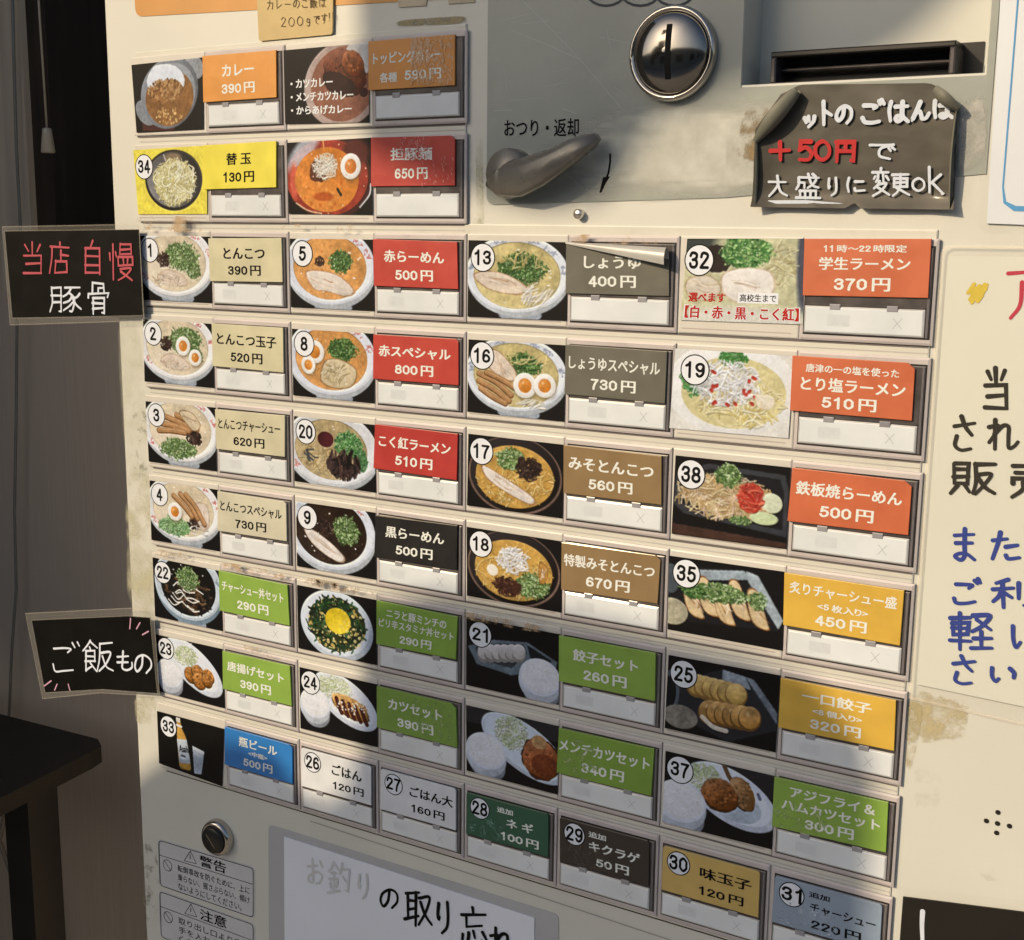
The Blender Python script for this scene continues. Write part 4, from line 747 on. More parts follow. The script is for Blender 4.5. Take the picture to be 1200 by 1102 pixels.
# ------------------------------------------------------------------ menu buttons
G_ = (152, 184, 70); RED_ = (204, 66, 50); TAN = (228, 214, 164); GRY = (112, 106, 86); BRN = (154, 122, 76); ORG = (220, 112, 66); YEL = (238, 186, 68); WT = (250, 244, 218); BK = (20, 19, 18)
def two(n, p, w, wp=.45, cx=.49): return [(n, cx, .35, w, .25), (p, cx, .745, wp, .235)]
CELLS = [  # column, row, number, dish painter, variant, card colour, text colour, lines, dish words
 (0, -1, None, f_curry, 0, (236, 154, 58), WT, two('カレー', '390 円', .43), 'curry rice'),
 (1, -1, None, f_topping, 0, (226, 146, 60), WT, [('トッピングカレー', .46, .36, .8, .24), ('各種', .24, .76, .2, .2), ('590 円', .64, .74, .42, .22)], 'curry topped with a cutlet'),
 (0, 0, '34', f_kaedama, 0, (250, 228, 70), BK, [('替 玉', .49, .34, .34, .26), ('130 円', .49, .745, .43, .24)], 'plain noodles on yellow'),
 (1, 0, None, f_tantan, 0, (196, 58, 46), WT, two('担豚麺', '650 円', .49, .39), 'orange soup noodles with egg'),
 (0, 1, '1', f_tonkotsu, 1, TAN, BK, two('とんこつ', '390 円', .56), 'white soup noodles with scallion'),
 (0, 2, '2', f_tonkotsu, 2, TAN, BK, two('とんこつ玉子', '520 円', .83), 'white soup noodles with two egg halves'),
 (0, 3, '3', f_tonkotsu, 3, (226, 212, 166), BK, two('とんこつチャーシュー', '620 円', .89), 'white soup noodles with brown pork slices'),
 (0, 4, '4', f_tonkotsu, 4, (228, 216, 176), BK, two('とんこつスペシャル', '730 円', .89), 'white soup noodles with bamboo and egg'),
 (0, 5, '22', f_chashudon, 0, G_, WT, two('チャーシュー丼セット', '290 円', .89), 'pork rice bowl in a pale blue bowl'),
 (0, 6, '23', f_set, 23, G_, WT, two('唐揚げセット', '390 円', .83), 'fried chicken with rice'),
 (0, 7, '33', f_beer, 0, (44, 132, 194), WT, [('瓶ビール', .5, .27, .56, .25), ('<中瓶>', .5, .52, .28, .13), ('500 円', .5, .78, .43, .22)], 'beer bottle and glass'),
 (1, 1, '5', f_aka, 5, RED_, WT, two('赤らーめん', '500 円', .71), 'orange soup noodles with a pork slice'),
 (1, 2, '8', f_aka, 8, RED_, WT, two('赤スペシャル', '800 円', .84), 'orange soup noodles with egg and bamboo'),
 (1, 3, '20', f_kokubeni, 0, (196, 56, 46), WT, two('こく紅ラーメン', '510 円', .86), 'noodles with black mushroom strips'),
 (1, 4, '9', f_kuro, 0, (26, 24, 22), WT, two('黒らーめん', '500 円', .71), 'black soup noodles'),
 (1, 5, None, f_nira, 0, (142, 178, 62), WT, [('ニラと豚ミンチの', .5, .24, .74, .2), ('ピリ辛スタミナ丼セット', .5, .48, .93, .2), ('290 円', .5, .79, .4, .2)], 'rice bowl with a raw egg yolk'),
 (1, 6, '24', f_set, 24, (132, 166, 62), WT, two('カツセット', '390 円', .67), 'sauced cutlet with rice'),
 (2, 1, '13', f_shoyu, 13, GRY, WT, two('しょうゆ', '400 円', .55, .46, .46), 'clear soup noodles with white onion'),
 (2, 2, '16', f_shoyu, 16, GRY, WT, two('しょうゆスペシャル', '730 円', .9), 'clear soup noodles with bamboo and two egg halves'),
 (2, 3, '17', f_miso, 17, BRN, WT, two('みそとんこつ', '560 円', .86), 'yellow soup noodles in a black bowl with a pork strip'),
 (2, 4, '18', f_miso, 18, BRN, WT, two('特製みそとんこつ', '670 円', .92), 'yellow soup noodles in a black bowl with white onion'),
 (2, 5, '21', f_set, 21, G_, WT, two('餃子セット', '260 円', .67), 'boiled dumplings with rice'),
 (2, 6, None, f_set, 40, (136, 170, 58), WT, two('メンチカツセット', '340 円', .95), 'minced cutlet with cabbage and rice'),
 (3, 1, '32', f_student, 0, ORG, WT, [('11 時～22 時限定', .49, .17, .66, .13), ('学生ラーメン', .49, .43, .72, .22), ('370 円', .48, .79, .45, .23)], 'close view of white soup noodles'),
 (3, 2, '19', f_shio, 0, ORG, WT, [('唐津の一の塩を使った', .5, .2, .76, .15), ('とり塩ラーメン', .51, .48, .85, .24), ('510 円', .49, .8, .45, .22)], 'pale noodles with white onion and chilli'),
 (3, 3, '38', f_teppan, 0, ORG, WT, two('鉄板焼らーめん', '500 円', .88), 'fried noodles on an iron plate'),
 (3, 4, '35', f_aburi, 0, YEL, WT, [('炙りチャーシュー盛', .5, .25, .9, .22), ('<5 枚入り>', .51, .53, .43, .14), ('450 円', .5, .79, .44, .21)], 'seared pork slices with scallion'),
 (3, 5, '25', f_gyoza8, 0, YEL, WT, [('一口餃子', .5, .26, .6, .22), ('<8 個入り>', .51, .53, .43, .13), ('320 円', .5, .79, .44, .21)], 'fried dumplings on a dark plate'),
 (3, 6, '37', f_set, 37, G_, WT, [('アジフライ＆', .52, .22, .74, .2), ('ハムカツセット', .51, .5, .86, .21), ('300 円', .51, .8, .43, .21)], 'fried fish and ham cutlet with rice'),
]
CQ = {}; rng = random.Random(11)
BLOCKS = MB(); DK[0] = 0.42
BLOCKS.prism([(.028, -1.96), (1.985, -1.96), (1.985, .0), (3.985, .025), (3.985, 7.03), (.028, 7.03)], 0, .0022, rail_m, .0006)
BLOCKS.rect(.03, 7.03, 3.99, 7.05, 0, .0006, seam_m)
for r in range(-1, 7):
    ue = 1.985 if r < 1 else 3.985
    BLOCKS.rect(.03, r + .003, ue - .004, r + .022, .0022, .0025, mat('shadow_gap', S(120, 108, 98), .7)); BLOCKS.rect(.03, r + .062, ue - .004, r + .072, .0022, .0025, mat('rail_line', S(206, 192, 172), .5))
BLOCKS.build('button_panel', TM)
def jq(u0, v0, u1, v1, j=.006):
    J = lambda s=1: rng.uniform(-j, j) * s
    return [(u0 + J(), v0 + J(2)), (u1 + J(), v0 + J(2)), (u1 + J(), v1 + J(2)), (u0 + J(), v1 + J(2))]
def housing(name, u, v, w, plate, label):
    """one key: mauve housing, smoked recess, and for photo keys the cream holder to its left"""
    b = MB(); hu = u + (0.5 if plate else 0.003)
    if plate:
        b.rect(u + .002, v + .10, u + .4975, v + .995, .0022, .0050, plate_m, .0006)
        b.rect(u + .018, v + .945, u + .47, v + .955, .0050, .0052, mat('groove', S(196, 178, 156), .6))
    b.rect(hu + .001, v + .10, u + w - .004, v + .998, .0022, .0062, hous_m, .0011)
    b.rect(hu + .016, v + .16, u + w - .014, v + .948, .0062, .0066, dark_m)
    b.rect(hu + .020, v + .175, u + w - .018, v + .940, .0066, .0074, frame_m, .0005)
    for s in (0.0045, .0085): b.rect(u + w - .018 - s - .002, v + .18, u + w - .018 - s, v + .935, .0074, .0077, mat('frame_glint', S(150, 140, 130), .2))
    return b.build(name, TM, label)
def lens(parent, hu, u1, v, fresh):
    b = MB(); b.rect(hu + .021, v + .694, u1 - .034, v + .930, .0074, .0088, clear_m, .0005); b.rect(hu + .027, v + .706, u1 - .040, v + .918, .0088, .0093, bar_m, .0003)
    b.rect(hu + .022, v + .676, u1 - .036, v + .690, .0074, .0088, frame_m)
    w = u1 - hu
    if fresh:
        dx_ = rng.uniform(-.02, .02); hu_, hu = hu, hu + dx_; a = [(hu + .10 * w * 2, v + .765), (hu + .10 * w * 2 + .085, v + .765), (hu + .10 * w * 2 + .085, v + .865), (hu + .10 * w * 2, v + .865)]
        b.add([PT(*p, .0094) for p in a], [(0, 1, 2, 3)], bar_dim); hu = hu_
        cx = u1 - .13; b.ribbon([PT(cx - .016, v + .775, .0094), PT(cx + .016, v + .865, .0094)], .00025, pencil_m); b.ribbon([PT(cx + .016, v + .775, .00942), PT(cx - .016, v + .865, .00942)], .00025, pencil_m)
    for f in (.26, .74):
        x = hu + .022 + (w - .058) * f; b.rect(x - .02, v + .672, x + .02, v + .722, .0088, .0099, tab_m, .0003)
    return b.build('sold_out_lamp', parent)
def badge(mb, u, v, d, num, r=.0078):
    c = PT(u, v); mb.disc(c, r, d, INK, 36); mb.disc(c, r - .0006, d + .0001, badge_m, 36)
    h = .0086 / PV; w = (.0054 if len(num) == 1 else .0106) / UW
    if num == '1': w *= .6
    q = [(u - w / 2, v - h / 2), (u + w / 2, v - h / 2), (u + w / 2, v + h / 2), (u - w / 2, v + h / 2)]
    text(mb, q, d + .0002, num, .5, .5, 1, 1, INK, .03)
def scuffs(mb, quad, d, n, m, sd, box=(.0, 0, 1, 1)):
    rr = random.Random(sd)
    for i_ in range(n):
        d += 0.000002; x, y = rr.uniform(box[0], box[2]), rr.uniform(box[1], box[3]); L = rr.uniform(.004, .035); a = rr.uniform(.6, 1.4)
        w = rr.uniform(.15, .55) / 1000 * 1.6
        mb.ribbon([PT(*bil(quad, x, y), d), PT(*bil(quad, min(1, x + L * math.cos(a) * .5), min(1, y + L * math.sin(a) * 2)), d)], w, m, 3)
for (cI, r, num, fn, var, bgc, tx, lines, words_) in CELLS:
    u, v = float(cI), r - 1.0
    hb = housing('menu_button', u, v, 1.0, True, 'menu key for %s' % words_)
    inkm = ink(tx); cm_ = card_mat(bgc)
    pq = jq(u + .012, v + .17, u + .497, v + .935, .004)
    cq = jq(u + .503, v + .172, u + .963, v + .664, .0065); cd = .0102
    if (cI, r) == (0, -1): pq = pxq((158, 77), (241.5, 68), (242, 152), (164, 156)); cq = pxq((243, 67), (329, 60), (329.5, 115), (244, 121))
    if (cI, r) == (1, -1): pq = pxq((336, 60), (436, 51), (436, 144), (338, 146)); cq = pxq((437, 50), (538, 42), (538, 101), (437, 107))
    if (cI, r) == (0, 0): pq = pxq((160, 176.5), (246, 171), (246.5, 251), (166, 251.5)); cq = pxq((245, 171), (329, 166), (329, 220), (245, 222.5))
    if (cI, r) == (1, 0): pq = pxq((340, 168), (438, 162), (440, 252), (342, 251)); cq = pxq((440, 162), (538, 159.5), (538, 218), (440, 219))
    if (cI, r) == (3, 1): pq = pxq((808, 280), (946, 280), (943, 380), (800, 375)); cq = pxq((946, 280), (1094, 280), (1090, 349), (944, 346))
    if (cI, r) == (3, 2): pq = pxq((794, 408), (933, 417), (926, 513), (787, 501)); cq = pxq((932, 416), (1075, 425), (1071, 492), (929, 480))
    if (cI, r) == (3, 4): pq = pxq((786.5, 650), (922, 669), (919, 761), (785, 736)); cq = pxq((922.5, 669), (1062, 690), (1057, 754), (921, 730))
    if (cI, r) == (0, 7): pq = pxq((187.5, 832), (266, 853), (263.5, 920), (190, 893))
    b = MB(); off, px = picture(b, pq, .0068, fn, var, cm_ if r == 0 and cI == 0 else dark_m, 100 + cI * 20 + r)
    if num: badge(b, *( uv(*{'34': (173, 196), '32': (822, 305), '35': (807, 671), '33': (201, 850)}[num]) if num in ('34', '32', '35', '33') else (u + .085, v + .335)), .0070, num)
    if fn is f_topping:
        for i, (t_, x1_) in enumerate((('・カツカレー', .38), ('・メンチカツカレー', .62), ('・からあげカレー', .6))):
            text(b, pq, .0070, t_, .08 + (x1_) / 2 + .06, .46 + i * .18, x1_ + .12, .115, WHITE_INK, .03)
    if fn is f_student:
        text(b, pq, .0071, '選べます', .21, .71, .31, .11, ink((196, 44, 34)), .03)
        q3 = [bil(pq, *p) for p in ((.47, .64), (.8, .64), (.8, .77), (.47, .77))]; b.prism(q3, .0068, .0070, badge_m); text(b, q3, .0071, '高校生まで', .5, .5, .9, .7, INK, .01)
        q4 = [bil(pq, *p) for p in ((.03, .8), (.97, .8), (.97, .98), (.03, .98))]; text(b, q4, .00695, '【白・赤・黒・こく紅】', .5, .5, 1.0, .9, badge_m, .075); text(b, q4, .0071, '【白・赤・黒・こく紅】', .5, .5, .99, .84, ink((196, 44, 34)), .03)
    if fn is f_beer: text(b, [bil(pq, *p) for p in ((.325, .5), (.485, .47), (.49, .62), (.335, .66))], .0070, 'Asahi', .5, .5, .95, .8, INK, .03)
    po = b.build('picture_card', hb, 'photo card of %s' % words_); set_ink(po, off, px)
    b = MB()
    if (cI, r) == (2, 1):                                    # its top edge has come unstuck and curls forward
        low = [bil(cq, 0, .0), bil(cq, 1, .30), cq[2], cq[3]]; b.prism(low, .0074, cd, cm_, .0002)
        back = mat('card_back', S(200, 190, 168), .3, .08, 60, coat=.3); nS = 9; vs = []
        for i in range(nS):
            s = i / (nS - 1); base = bil(cq, s, .30 * s); rad = .0007 + .0052 * s
            for k in range(9):
                a = -1.2 + k / 8 * 3.6; pz = PT(*base, cd - .0002); vs.append(pz + Vector((0, -rad * (1 - math.cos(a + 1.2)) * .55, rad * math.sin(a + 1.2) * 1.0)))
        b.add(vs, [(i * 9 + k, i * 9 + k + 1, (i + 1) * 9 + k + 1, (i + 1) * 9 + k) for i in range(nS - 1) for k in range(8)], back, True)
    elif rng.random() < .35 and (cI, r) != (0, 0):            # dog-eared top right corner
        k = rng.uniform(.025, .06); p1, p2 = bil(cq, 1 - k, 0.0), bil(cq, 1, k * 1.7); b.prism([cq[0], p1, p2, cq[2], cq[3]], .0074, cd, cm_, .0002)
    else: b.prism(cq, .0074, cd, cm_, .0002)
    if (cI, r) == (0, 0): b.prism([bil(cq, -.04, 0), bil(cq, .06, 0), bil(cq, .06, 1), bil(cq, -.04, 1)], .0066, .0072, cm_)
    for (t_, cx, cy, w, h) in lines:
        if (cI, r) == (2, 1) and t_ == 'しょうゆ': cy, h = .37, .24
        text(b, cq, cd + .00015, t_, cx, cy, w, h, inkm, .026 if len(t_) < 9 else .02)
    if fn is f_topping: scuffs(b, cq, cd + .0003, 330, mat('print_wear', S(226, 176, 126), .5, .05, 50), 3, (.5, 0, .98, .95)); scuffs(b, cq, cd + .00031, 160, mat('print_wear', S(226, 176, 126)), 4, (.5, .0, .72, .5))
    if fn is f_tantan: scuffs(b, cq, cd + .0003, 55, mat('red_wear', S(214, 120, 104), .5, .05, 50), 5, (.36, 0, .66, .42)); scuffs(b, cq, cd + .0003, 40, mat('red_wear', S(214, 120, 104)), 6, (.6, .4, 1, .95))
    b.build('name_card', hb, 'name card for %s' % words_); CQ[words_] = (cq, hb)
    lens(hb, u + .5, u + 1.0, v, (cI, r) not in ((2, 1), (1, 0), (1, -1)))
SMALL = [(1.0, '26', (246, 240, 224), BK, [('ごはん', .66, .33, .42, .27), ('120 円', .68, .74, .44, .2)], 'white card for plain rice'),
 (1.5, '27', (240, 236, 222), BK, [('ごはん大', .68, .35, .56, .25), ('160 円', .64, .75, .44, .2)], 'white card for a large rice'),
 (2.0, '28', (34, 92, 62), WT, [('追加', .48, .2, .19, .13), ('ネ ギ', .66, .46, .32, .22), ('100 円', .66, .8, .46, .2)], 'dark green card for extra scallion'),
 (2.5, '29', (52, 44, 36), WT, [('追加', .43, .2, .19, .13), ('キクラゲ', .62, .46, .56, .22), ('50 円', .6, .8, .37, .2)], 'dark brown card for extra mushroom'),
 (3.0, '30', (222, 182, 96), BK, [('味玉子', .66, .36, .52, .24), ('120 円', .62, .76, .46, .2)], 'tan card for a seasoned egg'),
 (3.5, '31', (156, 168, 172), BK, [('追加', .43, .18, .19, .12), ('チャーシュー', .65, .46, .6, .2), ('220 円', .6, .8, .46, .2)], 'blue grey card for extra pork')]
for u, num, bgc, tx, lines, words_ in SMALL:
    v = 6.0; hb = housing('topping_button', u, v, .5, False, 'narrow key with a %s' % words_)
    cq = jq(u + .022, v + .172, u + .462, v + .660, .003); b = MB(); b.prism(rpoly(cq, .0018, {0, 1}), .0074, .0102, card_mat(bgc), .0002)
    for t_, cx, cy, w, h in lines: text(b, cq, .01035, t_, cx, cy, w, h, ink(tx), .026)
    badge(b, *bil(cq, .17 if num != '27' else .18, .3), .01032, num, .0068); b.build('name_card', hb, words_); CQ[words_] = (cq, hb); lens(hb, u + .003, u + .5, v, True)
DK[0] = 1.0

# ------------------------------------------------------------------ lower part of the machine
b = MB(); lk = PT(.415, 7.72)
b.lathe(lk, [(.0126, 0), (.0126, .0035), (.0116, .0058), (.0098, .0064), (.0093, .0058)], chrome, 36); lo = b.build('key_lock', TM)
b = MB(); b.lathe(lk, [(.0093, .006), (.0091, .0082), (.0083, .0088), (0, .0088)], dark_m, 32); b.ribbon([lk + Vector((-.004, -.0090, .0035)), lk + Vector((.003, -.0090, -.004))], .0009, chrome_d); b.build('key_core', lo)
def warn(quad, title, lines, label):
    b = MB(); b.prism(rpoly(quad, .004, {0, 1, 2, 3}), 0, .0003, mat('sticker_grey', S(222, 214, 196), .5, .03, 40))
    q = [bil(quad, *p) for p in ((.015, .02), (.985, .02), (.985, .98), (.015, .98))]; ro = rpoly(q, .0032, {0, 1, 2, 3}); P = [PT(*p, .0005) for p in ro]
    b.ribbon(P + [P[0]], .0005, INK); b.ribbon([PT(*bil(quad, .02, .33), .00052), PT(*bil(quad, .98, .33), .00052)], .0004, INK)
    P = [PT(*bil(quad, *p), .0005) for p in ((.35, .05), (.41, .27), (.28, .29), (.35, .05))]; b.ribbon(P, .0005, INK); b.ribbon([PT(*bil(quad, .347, .13), .00052), PT(*bil(quad, .346, .21), .00052)], .0006, INK)
    text(b, quad, .0005, title, .58, .18, .27, .22, INK, .01)
    c = PT(*bil(quad, .1, .5)); P = [Vector((c.x + .0042 * math.cos(t), -.0005, c.z + .0042 * math.sin(t))) for t in np.linspace(0, 6.283, 20)]; b.ribbon(P, .0004, INK); b.ribbon([c + Vector((-.003, -.00052, .003)), c + Vector((.003, -.00052, -.003))], .0004, INK)
    for i, (t_, w) in enumerate(lines): text(b, quad, .0005, t_, .21 + w / 2, .48 + i * .19, w, .14, INK, .004)
    b.build('warning_sticker', TM, label)
warn(pxq((185, 983), (299, 1017), (299, 1077), (187, 1038)), '警告', [('転倒事故を防ぐために、上に', .74), ('乗らない、揺さぶらない、傾け', .74), ('ないようにしてください。', .66)], 'upper warning sticker against tipping')
warn(pxq((186, 1043), (299, 1083), (299, 1143), (188, 1098)), '注意', [('取り出し口より奥に', .74), ('手を入れないで', .6), ('ください。', .4)], 'lower caution sticker against reaching in')
b = MB(); b.prism(rpoly(pxq((315, 966), (655, 1072), (655, 1180), (316, 1180)), .004, {0, 1}), 0, .0004, mat('grey_window', S(196, 190, 176), .3, .04, 30, coat=.2)); b.build('notice_window', TM)
b = MB(); b.ribbon([PT(1.05, 7.13, .0004), PT(4.0, 7.28, .0004)], .0005, mat('panel_seam', S(170, 158, 140), .6)); b.build('panel_seam', TM)
for i, p in enumerate(((1169.5, 952), (1156, 962), (1169, 965), (1183, 968), (1168, 976))):
    b = MB(); w = at(*p, 0); b.disc(w, .0012, .0003, dark_m, 16); b.build('speaker_hole', TM)

# grime, old glue and one painted sunlit patch on the cabinet
def stain(quad, d, rgb, name, nscale, lo, hi, seed, rough=.5, parent=TM, edge=4):
    n = 40; rs = Cv(w=n, h=n, seed=seed, asp=1); m = 1 - np.sqrt(((rs.X - .5) * 2) ** 4 + ((rs.Y - .5) * 2) ** 4) + rough * rs.fb(); m = np.clip(m * edge, 0, 1)
    b = MB(); b.add([PT(*bil(quad, x, y), d) for y in np.linspace(0, 1, n) for x in np.linspace(0, 1, n)], [(j * n + i, j * n + i + 1, (j + 1) * n + i + 1, (j + 1) * n + i) for j in range(n - 1) for i in range(n - 1)], residue_mat(name, rgb, nscale, lo, hi))
    o = b.build('residue_or_sunlit_patch', parent); set_ink(o, 0, np.repeat(m.reshape(-1, 1), 3, 1)); return o
GL = S(224, 210, 160); GB = S(216, 192, 134)
stain(pxq((135, 372), (166, 372), (176, 560), (148, 560)), .0003, S(230, 220, 174), 'yellow_glue', 25, .4, 1.0, 1)
stain(pxq((145, 540), (180, 540), (184, 735), (150, 735)), .0004, GL, 'brown_glue', 40, .42, .8, 2)
stain(pxq((150, 470), (178, 470), (180, 560), (155, 560)), .0005, S(150, 138, 100), 'grey_glue', 60, .52, .7, 3)
stain(pxq((155, 815), (185, 815), (182, 850), (160, 850)), .0003, GL, 'brown_glue', 40, .42, .8, 4)
stain(pxq((163, 980), (186, 985), (190, 1080), (168, 1080)), .0003, S(150, 140, 110), 'grey_glue', 60, .52, .7, 5)
stain(pxq((1063, 806), (1136, 822), (1132, 868), (1058, 872)), .0003, GB, 'ochre_glue', 70, .40, .7, 6, 1.0)
stain(pxq((1064, 820), (1085, 826), (1068, 905), (1060, 900)), .0004, GB, 'ochre_glue', 70, .40, .7, 7, 1.0)
stain(pxq((1070, 900), (1105, 905), (1100, 950), (1070, 945)), .0003, S(186, 170, 136), 'faint_grime', 50, .5, 1.3, 8, 1.5)
stain(pxq((1145, 985), (1185, 995), (1180, 1035), (1145, 1030)), .0003, S(186, 170, 136), 'faint_grime', 50, .5, 1.3, 9, 1.5)
stain(pxq((1088, 680), (1100, 560), (1105, 565), (1080, 800)), .0004, GL, 'brown_glue', 40, .42, .8, 10)
stain(pxq((870, 130), (905, 125), (900, 190), (862, 190)), .0009, S(160, 130, 84), 'tape_grime', 70, .44, .62, 12)
stain(pxq((850, 115), (890, 108), (890, 240), (850, 235)), .00085, S(206, 190, 150), 'faint_grime', 50, .5, 1.3, 13)
stain(pxq((1125, 115), (1158, 110), (1156, 200), (1120, 205)), .0009, S(214, 204, 178), 'pale_tape_mark', 40, .38, .6, 14)
stain(pxq((640, 118), (1156, 106), (1156, 212), (620, 246)), .0008, S(216, 208, 180), 'worn_sunlit_film', 45, -.4, .62, 15, 1.0, TM, 1.6)  # pale worn film that also paints sunlit brightness onto the plate
stain(pxq((464, 24), (548, 18), (548, 28), (464, 32)), .0003, S(176, 156, 110), 'tape_line', 50, .3, .5, 16, .2)
stain(pxq((557, 160), (566, 160), (568, 275), (558, 275)), .0003, GB, 'brown_glue', 40, .42, .8, 17)
stain(pxq((553, 255), (568, 255), (568, 276), (556, 276)), .0003, GB, 'brown_glue', 40, .42, .8, 18)
for cu, cv_, sd in ((.25, 4.05, 20), (.75, 4.06, 21), (1.3, 4.07, 22), (.7, 5.06, 23), (1.2, .05, 24), (.3, .06, 25), (.25, -.03, 26), (2.75, .13, 27), (1.25, 4.06, 28), (2.2, 4.12, 29)):
    stain([(cu - .22, cv_ - .04), (cu + .22, cv_ - .04), (cu + .22, cv_ + .055), (cu - .22, cv_ + .055)], .0064, S(196, 160, 112), 'rail_grime', 90, .5, .66, sd)

for key, rgb, box, sd in (('minced cutlet with cabbage and rice', (186, 202, 120), (.0, .1, .45, .95), 41), ('sauced cutlet with rice', (170, 192, 110), (.45, .02, .98, .9), 42), ('dark green card for extra scallion', (120, 160, 130), (.0, .35, .55, .98), 43),
 ('dark brown card for extra mushroom', (120, 104, 82), (.02, .45, .6, .98), 44), ('blue grey card for extra pork', (206, 212, 208), (.02, .45, .62, .98), 45), ('orange soup noodles with egg', (220, 130, 112), (.3, .0, .75, .5), 46), ('fried fish and ham cutlet with rice', (190, 212, 120), (.0, .4, .5, 1), 48)):
    q_, h_ = CQ[key]; x0_, y0_, x1_, y1_ = box
    stain([bil(q_, x0_, y0_), bil(q_, x1_, y0_), bil(q_, x1_, y1_), bil(q_, x0_, y1_)], .00438, S(*rgb), 'scuff_glare_%d' % sd, 220, .5, .68, sd, .9, h_).name = 'scuff_glare_film'  # pale patches paint the glare of crumpled, scuffed card film
# ------------------------------------------------------------------ signs and papers stuck to the machine
black_paper = mat('black_paper', S(13, 12, 10), .45, .15, 60, bump=.1, bscale=120, spec=.15)
def sign(name, label, cat, px0, d):
    return thing(name, label, cat, tuple(PT(*uv(*px0, d), d)))
def margin(b, outer, inner, d):                               # the clear welded rim of a laminated sheet
    n = len(outer); b.add([PT(*p, d) for p in outer] + [PT(*p, d) for p in inner], [(i, (i + 1) % n, n + (i + 1) % n, n + i) for i in range(n)], rim_film)
    for lo, w in ((outer, .0007), (inner, .0005)): b.ribbon([PT(*p, d + .0001) for p in lo] + [PT(*lo[0], d + .0001)], w, rim_edge)
rim_film = film_mat('laminate_rim', (.40, .40, .37), .16, .12); rim_edge = film_mat('laminate_rim_edge', (.6, .59, .54), .22, .12)
# upper laminate
d = .0065; s = sign('laminated_sign', 'black laminated sign with red and white brush writing beside the top noodle rows', 'sign', (85, 320), d)
b = MB(); margin(b, pxq((3, 266), (163, 263), (169, 376), (12, 381), d=d), pxq((5.5, 271), (163, 269), (168, 370), (14.5, 373), d=d), d); b.build('laminate', s)
b = MB(); b.prism(pxq((5.5, 271), (163, 269), (168, 370), (14.5, 373), d=d), d - .0002, d, black_paper, back=True)
write(b, [('当', 24, 284, 52, 323), ('店', 57, 284, 84, 322), ('自', 95, 283, 123, 322), ('慢', 127, 284, 158, 329)], d + .0002, .0016, ink((206, 96, 96))); write(b, [('豚', 57, 334, 96, 367), ('骨', 101, 331, 130, 368)], d + .0002, .0017, ink((236, 234, 226))); b.build('black_paper', s)
# lower laminate
d = .0065; s = sign('laminated_sign', 'black laminated sign with white writing and pink ray marks beside the rice set rows', 'sign', (110, 765), d)
b = MB(); margin(b, pxq((30, 719), (150, 713), (180, 715), (187, 816), (118, 812), (50, 819), d=d), pxq((37, 727), (150, 722), (176, 724), (184.5, 813), (120, 808), (53, 812), d=d), d); b.build('laminate', s)
b = MB(); b.prism(pxq((37, 727), (150, 722), (176, 724), (184.5, 813), (120, 808), (53, 812), d=d), d - .0003, d, black_paper, back=True)
write(b, [('ご', 56, 752, 94, 791), ('飯', 96, 750, 134, 788), ('も', 133, 762, 158, 787), ('の', 155, 763, 180, 792)], d + .0002, .0017, ink((244, 242, 236)))
strokes(b, [[(153, 725), (152, 737)], [(164, 730), (160, 737)], [(174, 740), (167, 744)], [(60, 798), (52, 804)], [(67, 802), (64, 809)], [(80, 802), (82, 809)]], d + .0002, .0010, ink((226, 170, 178))); b.build('black_paper', s)
# kraft memo
d = .002; s = MB(); kraft = mat('kraft_note', S(224, 190, 122), .7, .06, 60, bump=.2, bscale=200)
s.prism(rpoly(pxq((303, -16), (393, -16), (392, 41), (306, 49)), .002, {2, 3}), .0008, d, kraft)
pn = ink((112, 90, 60)); write(s, [(c, 312 + i * 10.2, 0 - i * .5, 321 + i * 10.2, 12 - i * .5) for i, c in enumerate('カレーのご飯は')], d + .0002, .0005, pn)
write(s, [(c, x, y, x + w, y + 12) for c, x, y, w in (('2', 328, 20, 8), ('0', 337, 20, 9), ('0', 347, 19, 9), ('g', 357, 19, 8), ('で', 367, 17, 8), ('す', 376, 16, 8), ('!', 384, 14, 4), ('!', 388, 14, 4))], d + .0002, .0005, pn)
tag(s.build('memo_note'), 'small kraft paper memo with pencil writing above the curry keys', 'note')
# torn black sign under the bill slot
d = .004; s = thing('paper_sign', 'torn black paper sign with chalk marker writing curling away below the bill slot', 'sign', tuple(PT(*uv(1005, 170, d), d)))
tp = mat('chalk_paper', S(66, 60, 46), .55, .12, 50, bump=.5, bscale=45, coat=.1); tpb = mat('chalk_paper_back', S(128, 122, 98), .6, .15, 60, bump=.4, bscale=60)
b = MB(); n = 26; oq = pxq((889, 100), (1124, 97), (1119, 246), (883, 243), d=.0025)
rs = Cv(w=n, h=n, seed=9, asp=1); fbm = rs.fb(); vs = []
for j in range(n):
    for i in range(n):
        x, y = i / (n - 1), j / (n - 1); k = 0.22 - x - y * .62
        if k > 0: x += k * .55; y += k * .34
        k2 = x - .86 - y * .55
        if k2 > 0: x -= k2 * .5; y += k2 * .35
        if y > .985 and abs(x - .52) < .035: y -= .05
        lift = .0008 + .0012 * (fbm[j, i] + .5) + .0018 * max(0, abs(x - .5) - .4) / .1 + .0022 * max(0, y - .9) / .1
        vs.append(PT(*bil(oq, x, y), .0012 + lift))
b.add(vs, [(j * n + i, j * n + i + 1, (j + 1) * n + i + 1, (j + 1) * n + i) for j in range(n - 1) for i in range(n - 1)], tp, True)
wm = ink((232, 230, 220)); dd = .0040
